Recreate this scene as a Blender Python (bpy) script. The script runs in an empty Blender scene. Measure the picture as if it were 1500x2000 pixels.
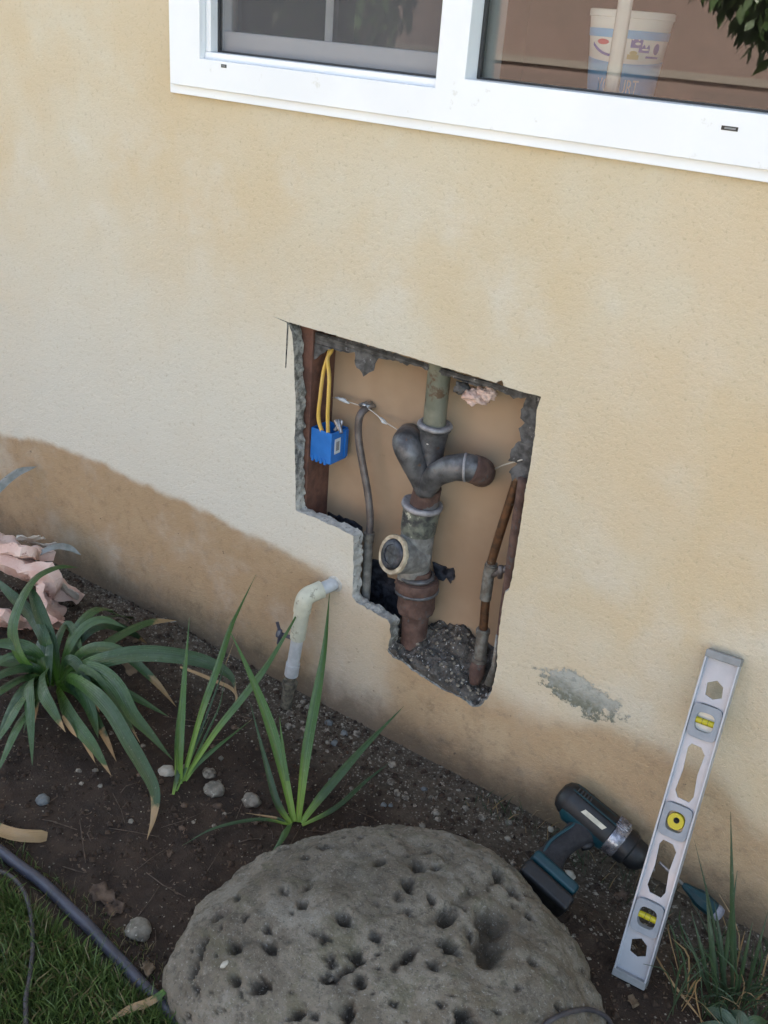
import bpy, bmesh, math, random
import numpy as np
from mathutils import Vector, Matrix, noise
from mathutils.geometry import tessellate_polygon
from mathutils.bvhtree import BVHTree
random.seed(7)
sc = bpy.context.scene
col = sc.collection
# ------------------------------------------------------------------ camera
F = 1959.0; YAW, PITCH, ROLL = -0.5878, 0.46032, -0.0827
CAM = Vector((0, -1.60496, 1.53425))
fwd = Vector((math.sin(YAW)*math.cos(PITCH), math.cos(YAW)*math.cos(PITCH), -math.sin(PITCH)))
r0 = fwd.cross(Vector((0, 0, 1))).normalized(); d0 = fwd.cross(r0)
RT = r0*math.cos(ROLL)+d0*math.sin(ROLL); DN = -r0*math.sin(ROLL)+d0*math.cos(ROLL)
cd = bpy.data.cameras.new('camera'); cam = bpy.data.objects.new('camera', cd); col.objects.link(cam)
cd.sensor_fit = 'VERTICAL'; cd.sensor_height = 36; cd.lens = 36*F/2000
cd.clip_start = 0.05; cd.clip_end = 500
cam.matrix_world = Matrix(((RT.x, -DN.x, -fwd.x, CAM.x), (RT.y, -DN.y, -fwd.y, CAM.y), (RT.z, -DN.z, -fwd.z, CAM.z), (0, 0, 0, 1)))
sc.camera = cam
# ------------------------------------------------------------------ light: sun behind the house, this wall in open shade
w = bpy.data.worlds.new('World'); sc.world = w; w.use_nodes = True
nt = w.node_tree; bg = nt.nodes['Background']; sky = nt.nodes.new('ShaderNodeTexSky')
sky.sky_type = 'NISHITA'; sky.sun_disc = False; sky.sun_elevation = math.radians(56); sky.sun_rotation = 0
sky.dust_density = 2.5; sky.air_density = 0.8
sky.ozone_density = .6; wt = nt.nodes.new('ShaderNodeMix'); wt.data_type = 'RGBA'; wt.blend_type = 'MULTIPLY'; wt.inputs[0].default_value = 1; wt.inputs[7].default_value = (1.12, .98, .78, 1)
nt.links.new(sky.outputs[0], wt.inputs[6]); nt.links.new(wt.outputs[2], bg.inputs[0]); bg.inputs[1].default_value = 0.15
sl = bpy.data.lights.new('sun', 'SUN'); sl.energy = 4.0; sl.angle = math.radians(0.5); sl.color = (1, .95, .87)
so = bpy.data.objects.new('sun', sl); col.objects.link(so)
so.rotation_euler = (math.radians(-(90-56)), 0, 0)      # light comes from +Y over the roof
sc.view_settings.view_transform = 'Standard'; sc.view_settings.look = 'None'; sc.view_settings.gamma = 1
sc.view_settings.exposure = 2.68

# ------------------------------------------------------------------ helpers
def ray(px, py): return (fwd + RT*((px-750)/F) + DN*((py-1000)/F))
def P(px, py, y=0.0):
    r = ray(px, py); return CAM + r*((y-CAM.y)/r.y)
def G(px, py, z=0.0):
    r = ray(px, py); return CAM + r*((z-CAM.z)/r.z)
def ppm(p): return F/((Vector(p)-CAM).dot(fwd))
def N(v, s=1.0, o=0.0): return noise.noise(Vector((v[0]*s+o, v[1]*s+o*.7, v[2]*s-o)))

class MB:
    def __init__(s): s.v = []; s.f = []; s.uv = {}
    def add(s, vs, fs):
        b = len(s.v); s.v += [tuple(v) for v in vs]; s.f += [tuple(i+b for i in f) for f in fs]; return b
def rootloc(o):
    while o.parent: o = o.parent
    return Vector(o.location)
def build(name, mb, mat, parent=None, smooth=True, bevel=0, sub=0, attrs=None, auto=None, loc=None):
    L = rootloc(parent) if parent else (Vector(loc) if loc else Vector((0, 0, 0)))
    me = bpy.data.meshes.new(name)
    me.from_pydata([tuple(Vector(v)-L) for v in mb.v], [], mb.f); me.validate(); me.update()
    if attrs:
        for k, vals in attrs.items():
            a = me.attributes.new(k, 'FLOAT', 'POINT'); a.data.foreach_set('value', vals)
    bm = bmesh.new(); bm.from_mesh(me); bmesh.ops.recalc_face_normals(bm, faces=bm.faces[:]) if not attrs else None
    bm.to_mesh(me); bm.free()
    me.materials.append(mat); me.polygons.foreach_set('use_smooth', [smooth]*len(me.polygons))
    if auto is not None and smooth: me.set_sharp_from_angle(angle=math.radians(auto))
    o = bpy.data.objects.new(name, me); col.objects.link(o)
    if parent: o.parent = parent
    elif loc: o.location = L
    if bevel:
        m = o.modifiers.new('b', 'BEVEL'); m.width = bevel; m.segments = 2; m.limit_method = 'ANGLE'; m.angle_limit = math.radians(40)
        m.harden_normals = True
    if sub:
        m = o.modifiers.new('s', 'SUBSURF'); m.levels = sub; m.render_levels = sub
    return o
def tag(o, label=None, cat=None, group=None, kind=None):
    if label: o['label'] = label
    if cat: o['category'] = cat
    if group: o['group'] = group
    if kind: o['kind'] = kind
    return o
def empty(name, loc, label, cat, group=None):
    o = bpy.data.objects.new(name, None); o.empty_display_size = .02; col.objects.link(o); o.location = loc
    return tag(o, label, cat, group)
def frame_of(ax):
    ax = Vector(ax).normalized(); t = Vector((0, 0, 1)) if abs(ax.z) < .9 else Vector((1, 0, 0))
    u = ax.cross(t).normalized(); return ax, u, ax.cross(u)
def lathe(mb, o, ax, prof, seg=32, sy=1.0, up=None, cap0=True):
    ax, u, v = frame_of(ax)
    if up is not None: u = Vector(up).normalized(); v = ax.cross(u)
    o = Vector(o); vs = []; n = len(prof)
    for r, h in prof:
        for k in range(seg):
            a = 2*math.pi*k/seg; vs.append(o+ax*h+u*(r*math.cos(a))+v*(r*sy*math.sin(a)))
    fs = [(i*seg+k, i*seg+(k+1) % seg, (i+1)*seg+(k+1) % seg, (i+1)*seg+k) for i in range(n-1) for k in range(seg)]
    if prof[0][0] > 0 and cap0: fs.append(tuple(range(seg))[::-1])
    if prof[-1][0] > 0: fs.append(tuple((n-1)*seg+k for k in range(seg)))
    mb.add(vs, fs)
def smooth_pts(pts, n=8):
    pts = [Vector(p) for p in pts]
    if len(pts) < 3: return [pts[0].lerp(pts[-1], i/n) for i in range(n+1)]
    q = [pts[0]*2-pts[1]]+pts+[pts[-1]*2-pts[-2]]; out = []
    for i in range(1, len(q)-2):
        for k in range(n):
            t = k/n; a, b, c, d = q[i-1:i+3]
            out.append(.5*((2*b)+(c-a)*t+(2*a-5*b+4*c-d)*t*t+(3*b-a-3*c+d)*t**3))
    out.append(pts[-1]); return out
def tube(mb, pts, r, seg=14, sy=1.0, caps=True):
    pts = [Vector(p) for p in pts]; n = len(pts)
    rr = r if isinstance(r, (list, tuple)) else [r]*n
    t0 = (pts[1]-pts[0]).normalized(); _, u, v = frame_of(t0); vs = []
    for i in range(n):
        t = (pts[min(i+1, n-1)]-pts[max(i-1, 0)]).normalized()
        u = (u-t*u.dot(t)).normalized(); v = t.cross(u)
        rad = rr[i] if len(rr) == n else np.interp(i/(n-1), np.linspace(0, 1, len(rr)), rr)
        for k in range(seg):
            a = 2*math.pi*k/seg; vs.append(pts[i]+u*(rad*math.cos(a))+v*(rad*sy*math.sin(a)))
    fs = [(i*seg+k, i*seg+(k+1) % seg, (i+1)*seg+(k+1) % seg, (i+1)*seg+k) for i in range(n-1) for k in range(seg)]
    if caps: fs += [tuple(range(seg))[::-1], tuple((n-1)*seg+k for k in range(seg))]
    mb.add(vs, fs)
def box(mb, lo, hi, M=None):
    vs = [Vector((x, y, z)) for x in (lo[0], hi[0]) for y in (lo[1], hi[1]) for z in (lo[2], hi[2])]
    if M: vs = [M @ v for v in vs]
    mb.add(vs, [(0, 1, 3, 2), (4, 6, 7, 5), (0, 4, 5, 1), (2, 3, 7, 6), (0, 2, 6, 4), (1, 5, 7, 3)])
def plate(mb, loops, f3, h0, h1, face0=True, face1=True):
    """loops: outer + holes as 2D; f3(a,b,h)->3D; solid between heights"""
    tris = tessellate_polygon([[Vector((a, b, 0)) for a, b in L] for L in loops])
    flat = [p for L in loops for p in L]; n = len(flat)
    vs = [f3(a, b, h0) for a, b in flat]+[f3(a, b, h1) for a, b in flat]; fs = []
    if face0: fs += [tuple(t) for t in tris]
    if face1: fs += [tuple(i+n for i in t)[::-1] for t in tris]
    b = 0
    for L in loops:
        m = len(L)
        for i in range(m): fs.append((b+i, b+(i+1) % m, n+b+(i+1) % m, n+b+i))
        b += m
    mb.add(vs, fs)
XZ = lambda a, b, h: Vector((a, h, b))
def rect(x0, z0, x1, z1): return [(x0, z0), (x1, z0), (x1, z1), (x0, z1)]
def jitter(mb, amp, s, o=0.0, start=0):
    for i in range(start, len(mb.v)):
        v = mb.v[i]; mb.v[i] = (v[0]+amp*N(v, s, 3.1+o), v[1]+amp*N(v, s, 17.7+o), v[2]+amp*N(v, s, 41.3+o))

# ------------------------------------------------------------------ materials
class NT:
    def __init__(s, name):
        s.m = bpy.data.materials.new(name); s.m.use_nodes = True; s.t = s.m.node_tree; s.b = s.t.nodes['Principled BSDF']
        s.pos = s.t.nodes.new('ShaderNodeNewGeometry').outputs['Position']
    def n(s, typ, **kw):
        x = s.t.nodes.new(typ)
        for k, v in kw.items(): setattr(x, k, v)
        return x
    def link(s, a, b): s.t.links.new(a, b)
    def val(s, inp, v):
        if hasattr(v, 'is_linked') or hasattr(v, 'links'): s.link(v, inp)
        else: inp.default_value = v
    def noise(s, scale, detail=4, rough=.55, stretch=None, dist=0, off=None):
        x = s.n('ShaderNodeTexNoise'); x.inputs['Scale'].default_value = scale; x.inputs['Detail'].default_value = detail
        x.inputs['Roughness'].default_value = rough; x.inputs['Distortion'].default_value = dist
        p = s.pos
        if stretch or off:
            mp = s.n('ShaderNodeMapping'); s.link(p, mp.inputs[0]); p = mp.outputs[0]
            if stretch: mp.inputs['Scale'].default_value = stretch
            if off: mp.inputs['Location'].default_value = off
        s.link(p, x.inputs['Vector']); return x.outputs['Fac']
    def vor(s, scale, feat='F1'):
        x = s.n('ShaderNodeTexVoronoi', feature=feat); x.inputs['Scale'].default_value = scale; s.link(s.pos, x.inputs['Vector']); return x
    def math(s, op, a, b=0.0, c=0.0, clamp=False):
        x = s.n('ShaderNodeMath', operation=op); x.use_clamp = clamp
        s.val(x.inputs[0], a); s.val(x.inputs[1], b)
        if op in ('MULTIPLY_ADD',): s.val(x.inputs[2], c)
        return x.outputs[0]
    def ramp(s, f, a, b, lo=0.0, hi=1.0):
        x = s.n('ShaderNodeMapRange'); x.interpolation_type = 'SMOOTHSTEP'
        s.val(x.inputs['Value'], f); x.inputs['From Min'].default_value = a; x.inputs['From Max'].default_value = b
        x.inputs['To Min'].default_value = lo; x.inputs['To Max'].default_value = hi; return x.outputs[0]
    def mix(s, f, a, b):
        x = s.n('ShaderNodeMix', data_type='RGBA'); s.val(x.inputs[0], f)
        for i, c in ((6, a), (7, b)):
            if isinstance(c, tuple): x.inputs[i].default_value = (*c, 1)
            else: s.link(c, x.inputs[i])
        return x.outputs[2]
    def bump(s, h, strength, dist=.002, prev=None):
        x = s.n('ShaderNodeBump'); x.inputs['Strength'].default_value = strength; x.inputs['Distance'].default_value = dist
        s.link(h, x.inputs['Height'])
        if prev is not None: s.link(prev, x.inputs['Normal'])
        return x.outputs[0]
    def attr(s, name): x = s.n('ShaderNodeAttribute'); x.attribute_name = name; return x.outputs['Fac']
    def xyz(s): x = s.n('ShaderNodeSeparateXYZ'); s.link(s.pos, x.inputs[0]); return x.outputs
    def out(s, color=None, rough=None, normal=None, metal=None):
        if color is not None: s.val(s.b.inputs['Base Color'], (*color, 1) if isinstance(color, tuple) else color)
        if rough is not None: s.val(s.b.inputs['Roughness'], rough)
        if metal is not None: s.val(s.b.inputs['Metallic'], metal)
        if normal is not None: s.link(normal, s.b.inputs['Normal'])
        return s.m
def mat(name, c1, c2=None, scale=20, rough=.6, metal=0, bump=0, bscale=200, lo=.35, hi=.65, c3=None, s3=60, t3=.6, bd=.002, spec=None, detail=5):
    t = NT(name); c = c1
    if c2: c = t.mix(t.ramp(t.noise(scale, detail), lo, hi), c1, c2)
    if c3: c = t.mix(t.ramp(t.noise(s3, 4, .7, off=(3, 5, 7)), t3, t3+.08), c, c3)
    nm = t.bump(t.noise(bscale, 4, .6), bump, bd) if bump else None
    if spec is not None: t.b.inputs['Specular IOR Level'].default_value = spec
    r = t.ramp(t.noise(scale*2.3, 3), .3, .7, max(.05, rough-.08), min(1, rough+.08)) if c2 else rough
    return t.out(c, r, nm, metal)

def stucco_mat():
    t = NT('stucco_paint'); x, y, z = t.xyz()
    n1 = t.noise(2.2, 4, .55); n2 = t.noise(6, 5, .6, off=(4, 0, 1))
    base = t.mix(t.ramp(n1, .38, .66), (.60, .545, .43), (.59, .485, .325))
    base = t.mix(t.math('MULTIPLY', t.ramp(n2, .45, .72), .55), base, (.63, .60, .53))
    # paler chalky zone low on the left, worn paint
    pale = t.math('MULTIPLY', t.ramp(x, -.75, -1.35), t.ramp(t.math('ADD', z, t.math('MULTIPLY', n2, .5)), 1.5, .75))
    base = t.mix(t.math('MULTIPLY', pale, .8), base, (.60, .585, .53))
    # yellower towards the height of the window flange
    yl = t.math('MULTIPLY', t.ramp(z, 1.22, 1.35), t.ramp(n2, .35, .65)); base = t.mix(t.math('MULTIPLY', yl, .5), base, (.57, .44, .25))
    wm = t.math('MULTIPLY', t.ramp(x, -.85, -.5), t.ramp(t.noise(1.7, 4, .6, off=(6, 1, 2)), .38, .6)); base = t.mix(t.math('MULTIPLY', wm, .55), base, (.61, .46, .28))
    # old soil line
    cx = t.n('ShaderNodeFloatCurve'); c = cx.mapping.curves[0]
    pts = [(-2.6, .34), (-2.43, .36), (-2.2, .40), (-1.79, .402), (-1.43, .392), (-1.197, .372), (-1.05, .34), (-.85, .3), (-.756, .275), (-.665, .262), (-.592, .275), (-.477, .318), (-.352, .32), (-.28, .31), (-.168, .245), (.2, .25)]
    while len(c.points) < len(pts): c.points.new(.5, .5)
    for p, (a, b) in zip(c.points, pts): p.location = ((a+2.6)/2.8, b)
    cx.mapping.update(); t.link(t.ramp(x, -2.6, .2), cx.inputs['Value'])
    # linear range for x
    mr = t.n('ShaderNodeMapRange'); t.link(x, mr.inputs['Value']); mr.inputs['From Min'].default_value = -2.6; mr.inputs['From Max'].default_value = .2
    t.link(mr.outputs[0], cx.inputs['Value'])
    dz = t.math('SUBTRACT', cx.outputs[0], z); dz = t.math('ADD', dz, t.math('MULTIPLY', t.math('SUBTRACT', t.noise(11, 6, .6, off=(1, 2, 3)), .5), .05))
    crisp = t.math('MAXIMUM', t.ramp(x, -.9, -1.6), t.ramp(x, -.66, -.5, 0, .2))            # the line is sharper on the left
    s1 = t.ramp(dz, -.004, .022); s2 = t.ramp(dz, -.035, .05)
    st = t.mix(crisp, s2, s1)
    sn = t.noise(5, 6, .65, off=(9, 2, 5)); sn2 = t.noise(16, 6, .7, off=(2, 2, 5))
    stc = t.mix(t.ramp(sn, .35, .65), (.37, .235, .12), (.45, .33, .20))
    stc = t.mix(t.math('MULTIPLY', t.ramp(sn2, .52, .75), .75), stc, (.27, .185, .105))
    stc = t.mix(t.math('MULTIPLY', t.ramp(t.noise(4, 5, .6, off=(3, 9, 1), stretch=(1, 1, 1.6)), .54, .68), .55), stc, (.44, .38, .28))
    stc = t.mix(t.math('MULTIPLY', t.ramp(t.noise(34, 6, .75, off=(4, 9, 3)), .50, .66), .5), stc, (.20, .14, .09))
    left = t.ramp(x, -.7, -1.3); stc = t.mix(t.math('MULTIPLY', left, .35), stc, (.27, .185, .11))
    amt = t.math('MULTIPLY', st, t.ramp(x, -1.0, -.62, 1.0, .92)); amt = t.math('MULTIPLY', amt, t.ramp(sn, .3, .55, .62, 1.0))
    amt = t.math('MULTIPLY', amt, t.math('SUBTRACT', 1.0, t.math('MULTIPLY', t.ramp(t.math('ABSOLUTE', t.math('ADD', x, 1.12)), .16, .03), .55)))
    base = t.mix(amt, base, stc)
    # soil splash just above the ground
    sp = t.math('MULTIPLY', t.ramp(t.math('ADD', z, t.math('MULTIPLY', sn2, -.14)), .06, -.06), .8); base = t.mix(sp, base, (.10, .075, .052))
    # dark specks / scuffs in the stain
    k = t.math('MULTIPLY', t.ramp(t.noise(42, 4, .6, off=(7, 1, 1)), .655, .73), t.ramp(z, .42, .3)); base = t.mix(t.math('MULTIPLY', k, .8), base, (.09, .065, .05))
    # peeled grey patch right of the opening
    px_ = t.math('SUBTRACT', x, -.565); pz = t.math('SUBTRACT', t.math('ADD', z, t.math('MULTIPLY', px_, .10)), .350)
    d = t.math('SQRT', t.math('ADD', t.math('POWER', t.math('DIVIDE', px_, .105), 2), t.math('POWER', t.math('DIVIDE', pz, .050), 2)))
    d = t.math('ADD', d, t.math('MULTIPLY', t.math('SUBTRACT', t.noise(38, 6, .7), .5), 2.4))
    pk = t.ramp(d, .85, .7)
    pc = t.mix(t.ramp(t.math('ADD', pz, t.math('MULTIPLY', t.noise(60, 4), .05)), .045, .0), (.40, .40, .36), (.17, .175, .135))
    pc = t.mix(t.ramp(t.noise(90, 4, .6, off=(1, 1, 9)), .5, .62), pc, (.30, .31, .28))
    base = t.mix(pk, base, pc)
    g = t.noise(300, 5, .7); g2 = t.noise(110, 4, .65); base = t.mix(t.ramp(g2, .46, .26, 0, .5), base, (.36, .30, .20)); base = t.mix(t.ramp(g, .44, .24, 0, .6), base, (.34, .27, .17))
    nm = t.bump(g, .7, .003); nm = t.bump(g2, .5, .006, nm); nm = t.bump(n2, .3, .02, nm); nm = t.bump(t.math('MULTIPLY', pk, -1.0), .6, .002, nm)
    return t.out(base, .93, nm)
M = {}
M['stucco'] = stucco_mat()
t = NT('mortar_edge'); _x, _y, _z = t.xyz(); _n = t.noise(60, 6, .7)
_c = t.mix(t.ramp(_n, .40, .60), (.36, .35, .315), (.13, .125, .11)); _p = t.mix(t.ramp(_n, .35, .7), (.50, .49, .455), (.36, .355, .33))
_k = t.math('MULTIPLY', t.ramp(_z, .60, .50), t.ramp(_z, .30, .34)); _c = t.mix(_k, _c, _p); _c = t.mix(t.math('MULTIPLY', t.ramp(t.noise(110, 4, .6, off=(3, 3, 3)), .6, .68), .6), _c, (.05, .048, .042))
M['mortar'] = t.out(_c, .95, t.bump(t.noise(220, 5, .7), .8, .004))
M['paper'] = mat('tar_paper', (.045, .043, .042), (.12, .118, .118), 50, .9, 0, .5, 160, c3=(.33, .32, .33), s3=90, t3=.62)
M['board'] = mat('inner_board', (.31, .215, .138), (.385, .28, .188), 4, .75, 0, .12, 60, c3=(.20, .14, .09), s3=14, t3=.68, bd=.001)
M['wood'] = mat('redwood_stud', (.085, .040, .030), (.14, .066, .046), 40, .7, 0, .3, 180)
M['frame'] = mat('vinyl_frame', (.77, .80, .83), (.74, .77, .81), 6, .38, 0, .03, 60, c3=(.66, .68, .68), s3=22, t3=.64)
M['gasket'] = mat('dark_gasket', (.03, .032, .035), None, rough=.5)
M['sash'] = mat('grey_sash', (.78, .79, .82), None, rough=.45)
M['room'] = mat('room_wall', (.10, .085, .08), (.13, .10, .09), 2, .9)
M['pvc'] = mat('aged_pvc', (.52, .52, .42), (.42, .42, .34), 24, .55, 0, .2, 90, c3=(.26, .25, .20), s3=50, t3=.58)
M['pvc2'] = mat('clean_pvc', (.46, .48, .50), (.37, .385, .40), 40, .45, 0, .05, 90)
M['iron'] = mat('cast_iron', (.065, .064, .068), (.16, .162, .17), 30, .5, .45, .25, 180, c3=(.15, .09, .06), s3=40, t3=.6)
M['ironlight'] = mat('galvanised_rim', (.34, .33, .34), (.22, .21, .22), 60, .6, .3, .4, 200)
M['galv'] = mat('spangled_pipe', (.17, .185, .15), (.05, .05, .052), 45, .6, .2, .6, 180, c3=(.52, .51, .42), s3=70, t3=.58)
M['green'] = mat('verdigris_pipe', (.13, .135, .10), (.19, .19, .145), 22, .6, .2, .2, 150, c3=(.10, .062, .035), s3=18, t3=.56)
M['rust'] = mat('rusty_iron', (.075, .042, .034), (.13, .078, .062), 40, .85, .1, .7, 170, c3=(.09, .085, .085), s3=50, t3=.58)
M['copper'] = mat('dull_copper', (.21, .105, .055), (.10, .065, .045), 50, .42, .7, .1, 120, c3=(.28, .27, .22), s3=60, t3=.62)
M['coppergrey'] = mat('tarnished_pipe', (.105, .09, .085), (.16, .14, .135), 45, .5, .4, .15, 120)
M['solder'] = mat('solder_joint', (.26, .26, .24), (.16, .14, .12), 70, .5, .5, .3, 160)
M['tee'] = mat('grey_tee', (.25, .245, .23), (.14, .135, .125), 50, .7, .1, .5, 200, c3=(.13, .125, .12), s3=80, t3=.6)
M['tan'] = mat('tan_rim', (.50, .43, .31), (.30, .24, .17), 60, .8, 0, .4, 200)
M['black'] = mat('plug_and_shade_black', (.008, .009, .014), (.045, .05, .065), 70, .4, 0, .8, 120)
M['bed'] = mat('broken_mortar', (.030, .026, .022), (.085, .078, .07), 55, .6, 0, .9, 160, c3=(.48, .48, .47), s3=120, t3=.60, bd=.005)
M['blue'] = mat('blue_box', (.012, .135, .46), (.018, .16, .52), 30, .42, 0, .05, 100)
M['sticker'] = mat('pale_sticker', (.55, .60, .64), None, rough=.6)
M['stickerc'] = mat('grey_print', (.26, .27, .29), (.2, .2, .22), 300, .6)
M['wire'] = mat('yellow_cable', (.66, .43, .085), (.60, .40, .11), 40, .5)
M['steel'] = mat('steel_clip', (.45, .45, .46), (.25, .24, .24), 90, .4, .8, .2, 200)
M['pink'] = mat('pink_insulation', (.60, .40, .34), (.72, .56, .49), 12, .95, 0, .9, 220, c3=(.36, .19, .16), s3=24, t3=.62, bd=.004)
M['kraft'] = mat('kraft_paper', (.42, .37, .30), (.55, .52, .47), 18, .8, 0, .3, 90)
M['alu'] = mat('painted_aluminium', (.43, .455, .50), (.36, .385, .43), 14, .38, .35, .08, 160, c3=(.30, .31, .34), s3=60, t3=.66)
M['capgrey'] = mat('grey_plastic', (.23, .24, .25), (.19, .20, .205), 40, .5)
M['vialgrey'] = mat('vial_housing', (.25, .275, .31), (.21, .235, .265), 40, .45)
M['clear'] = mat('frosted_window', (.72, .68, .60), None, rough=.3)
M['line'] = mat('black_line', (.02, .02, .02), None, rough=.5)
t = NT('yellow_fluid'); t.b.inputs['Transmission Weight'].default_value = .35; M['vial'] = t.out((.62, .54, .03), .15)
M['dblack'] = mat('black_plastic', (.005, .006, .008), (.009, .011, .014), 40, .5, 0, .1, 160)
M['dteal'] = mat('teal_plastic', (.002, .028, .040), (.003, .040, .054), 30, .45, 0, .05, 160)
M['drub'] = mat('rubber_grip', (.010, .010, .013), (.016, .016, .020), 60, .75, 0, .5, 300)
M['chrome'] = mat('worn_gear_case', (.38, .38, .42), (.14, .14, .16), 70, .3, .75, .3, 90)
M['cream'] = mat('cream_plate', (.55, .52, .42), (.40, .38, .30), 90, .5)
M['tip'] = mat('white_plastic', (.30, .31, .36), (.16, .165, .2), 70, .5)
M['tubw'] = mat('tub_white', (.80, .84, .84), None, rough=.45)
M['tubb'] = mat('tub_blue', (.16, .48, .86), None, rough=.45)
M['tubd'] = mat('tub_dark_blue', (.06, .10, .45), None, rough=.45)
M['tubr'] = mat('tub_red', (.65, .10, .13), None, rough=.45)
M['tubg'] = mat('tub_gold', (.55, .48, .20), None, rough=.45)
M['hose'] = mat('purple_grey_edging', (.052, .055, .078), (.035, .037, .052), 25, .42, 0, .25, 120, c3=(.06, .05, .06), s3=60, t3=.62)
M['drip'] = mat('drip_tube', (.035, .033, .040), (.06, .055, .06), 30, .6, 0, .2, 120)
M['stone'] = mat('pale_pebble', (.20, .185, .15), (.12, .11, .09), 70, .85, 0, .6, 200, c3=(.44, .42, .36), s3=120, t3=.6)
M['chip'] = mat('white_chip', (.42, .40, .34), (.33, .31, .26), 90, .8)
M['adapter'] = mat('dirty_adapter', (.17, .15, .11), (.05, .045, .035), 50, .9, 0, .6, 150, c3=(.32, .29, .22), s3=60, t3=.6)
M['leaftan'] = mat('tan_leaf', (.17, .125, .08), (.11, .08, .05), 50, .85, 0, .4, 150)
M['slate'] = mat('blue_grey_stone', (.14, .155, .155), (.09, .10, .105), 70, .7, 0, .4, 200)
M['gravel'] = mat('gravel_bits', (.07, .058, .045), (.28, .25, .20), 90, .9, 0, .3, 200)
M['leafdry'] = mat('dead_leaf', (.045, .028, .019), (.12, .082, .055), 50, .85, 0, .4, 150)
M['twig'] = mat('twig_bark', (.06, .042, .03), (.11, .08, .06), 80, .9)
M['pinkstucco'] = mat('neighbour_stucco', (.27, .195, .175), (.25, .185, .165), 3, .9)
M['trim'] = mat('neighbour_trim', (.30, .26, .23), None, rough=.8)
M['garage'] = mat('neighbour_door', (.22, .165, .15), None, rough=.8)
M['roofm'] = mat('roof_tile', (.16, .10, .08), (.22, .14, .11), 12, .9)
M['bark'] = mat('tree_bark', (.10, .075, .055), (.16, .12, .09), 20, .95, 0, .6, 60)

def rock_mat():
    t = NT('boulder_stone'); x, y, z = t.xyz()
    n = t.noise(9, 7, .62); n2 = t.noise(60, 5, .7); n3 = t.noise(22, 6, .65, off=(5, 5, 5))
    c = t.mix(t.ramp(n, .32, .68), (.098, .086, .066), (.185, .168, .135))
    br = t.math('MULTIPLY', t.ramp(n3, .42, .62), t.ramp(x, -.62, -.42, .25, 1)); c = t.mix(t.math('MULTIPLY', br, .85), c, (.105, .086, .058))
    c = t.mix(t.math('MULTIPLY', t.ramp(t.noise(30, 6, .7, off=(8, 1, 2)), .60, .70), .5), c, (.30, .285, .24))
    c = t.mix(t.ramp(n2, .50, .34, 0, .75), c, (.06, .055, .042)); c = t.mix(t.math('MULTIPLY', t.ramp(t.noise(13, 6, .7, off=(1, 4, 8)), .52, .64), .6), c, (.095, .09, .055)); c = t.mix(t.math('MULTIPLY', t.ramp(t.noise(7, 7, .72, off=(6, 4, 8)), .54, .62), .55), c, (.225, .215, .185))
    pit = t.attr('pit'); c = t.mix(t.math('MULTIPLY', pit, .88), c, (.022, .018, .013))  # pits and cracks coloured dark brown, painting in the shade inside them
    c = t.mix(t.ramp(t.noise(210, 4, .7, off=(2, 6, 1)), .56, .70, 0, .55), c, (.30, .30, .285)); c = t.mix(t.ramp(t.noise(170, 4, .7, off=(5, 6, 7)), .44, .30, 0, .7), c, (.045, .043, .04))
    nm = t.bump(n2, 1.0, .005); nm = t.bump(t.noise(300, 4, .7), .5, .0015, nm); nm = t.bump(n3, .4, .01, nm)
    return t.out(c, .92, nm)
M['rock'] = rock_mat()
def soil_mat():
    t = NT('soil_ground'); x, y, z = t.xyz()
    n = t.noise(14, 7, .68); n2 = t.noise(90, 6, .7); n3 = t.noise(4, 4, .5)
    c = t.mix(t.ramp(n, .35, .65), (.020, .0118, .0072), (.044, .0275, .0172))
    dry = t.math('MULTIPLY', t.ramp(t.math('ADD', y, t.math('MULTIPLY', n, .16)), -.19, .02), .85)   # dry dusty strip under the eaves
    c = t.mix(dry, c, t.mix(t.ramp(n2, .35, .65), (.06, .046, .031), (.125, .10, .072)))
    c = t.mix(t.math('MULTIPLY', t.ramp(n2, .60, .72), .6), c, (.07, .055, .043))
    lawn = t.ramp(t.math('ADD', y, t.math('MULTIPLY', n, .03)), -.80, -.83)
    c = t.mix(lawn, c, t.mix(t.ramp(n2, .35, .65), (.025, .04, .015), (.06, .10, .03)))
    nm = t.bump(n2, .9, .006); nm = t.bump(t.noise(260, 5, .7), .8, .003, nm)
    return t.out(c, .95, nm)
M['soil'] = soil_mat()
def leaf_mat(name, a, b, base, dry=(.27, .18, .085)):
    t = NT(name); u = t.attr('u'); rn = t.attr('rnd'); dr = t.attr('dry'); sd = t.attr('side')
    c = t.mix(rn, a, b)
    st = t.noise(70, 3, .5); vn = t.math('SINE', t.math('MULTIPLY', sd, 22.0)); c = t.mix(t.ramp(vn, .3, 1, 0, .14), c, tuple(k*.55 for k in a))
    c = t.mix(t.math('MULTIPLY', t.ramp(t.noise(150, 5, .7, off=(2, 2, 2)), .6, .7), .45), c, (.16, .17, .13))
    c = t.mix(t.math('MULTIPLY', t.ramp(st, .5, .75), .35), c, tuple(min(1, k*1.9+.01) for k in a))
    c = t.mix(t.ramp(u, .32, .0), c, base)
    c = t.mix(t.ramp(t.math('ABSOLUTE', sd), .25, .0, 0, .35), c, tuple(k*.6 for k in a))
    e = t.math('ADD', t.math('SUBTRACT', u, t.math('SUBTRACT', 1.0, dr)), t.math('MULTIPLY', t.math('SUBTRACT', t.noise(45, 4), .5), .22))
    c = t.mix(t.ramp(e, -.02, .04), c, t.mix(t.noise(60, 4), tuple(k*.7 for k in dry), tuple(k*1.15 for k in dry)))
    t.b.inputs['Subsurface Weight'].default_value = 0
    nm = t.bump(vn, .3, .0006, t.bump(t.noise(60, 4, .6), .5, .003))
    return t.out(c, t.ramp(t.noise(80, 4), .3, .7, .32, .6), nm)
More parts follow.
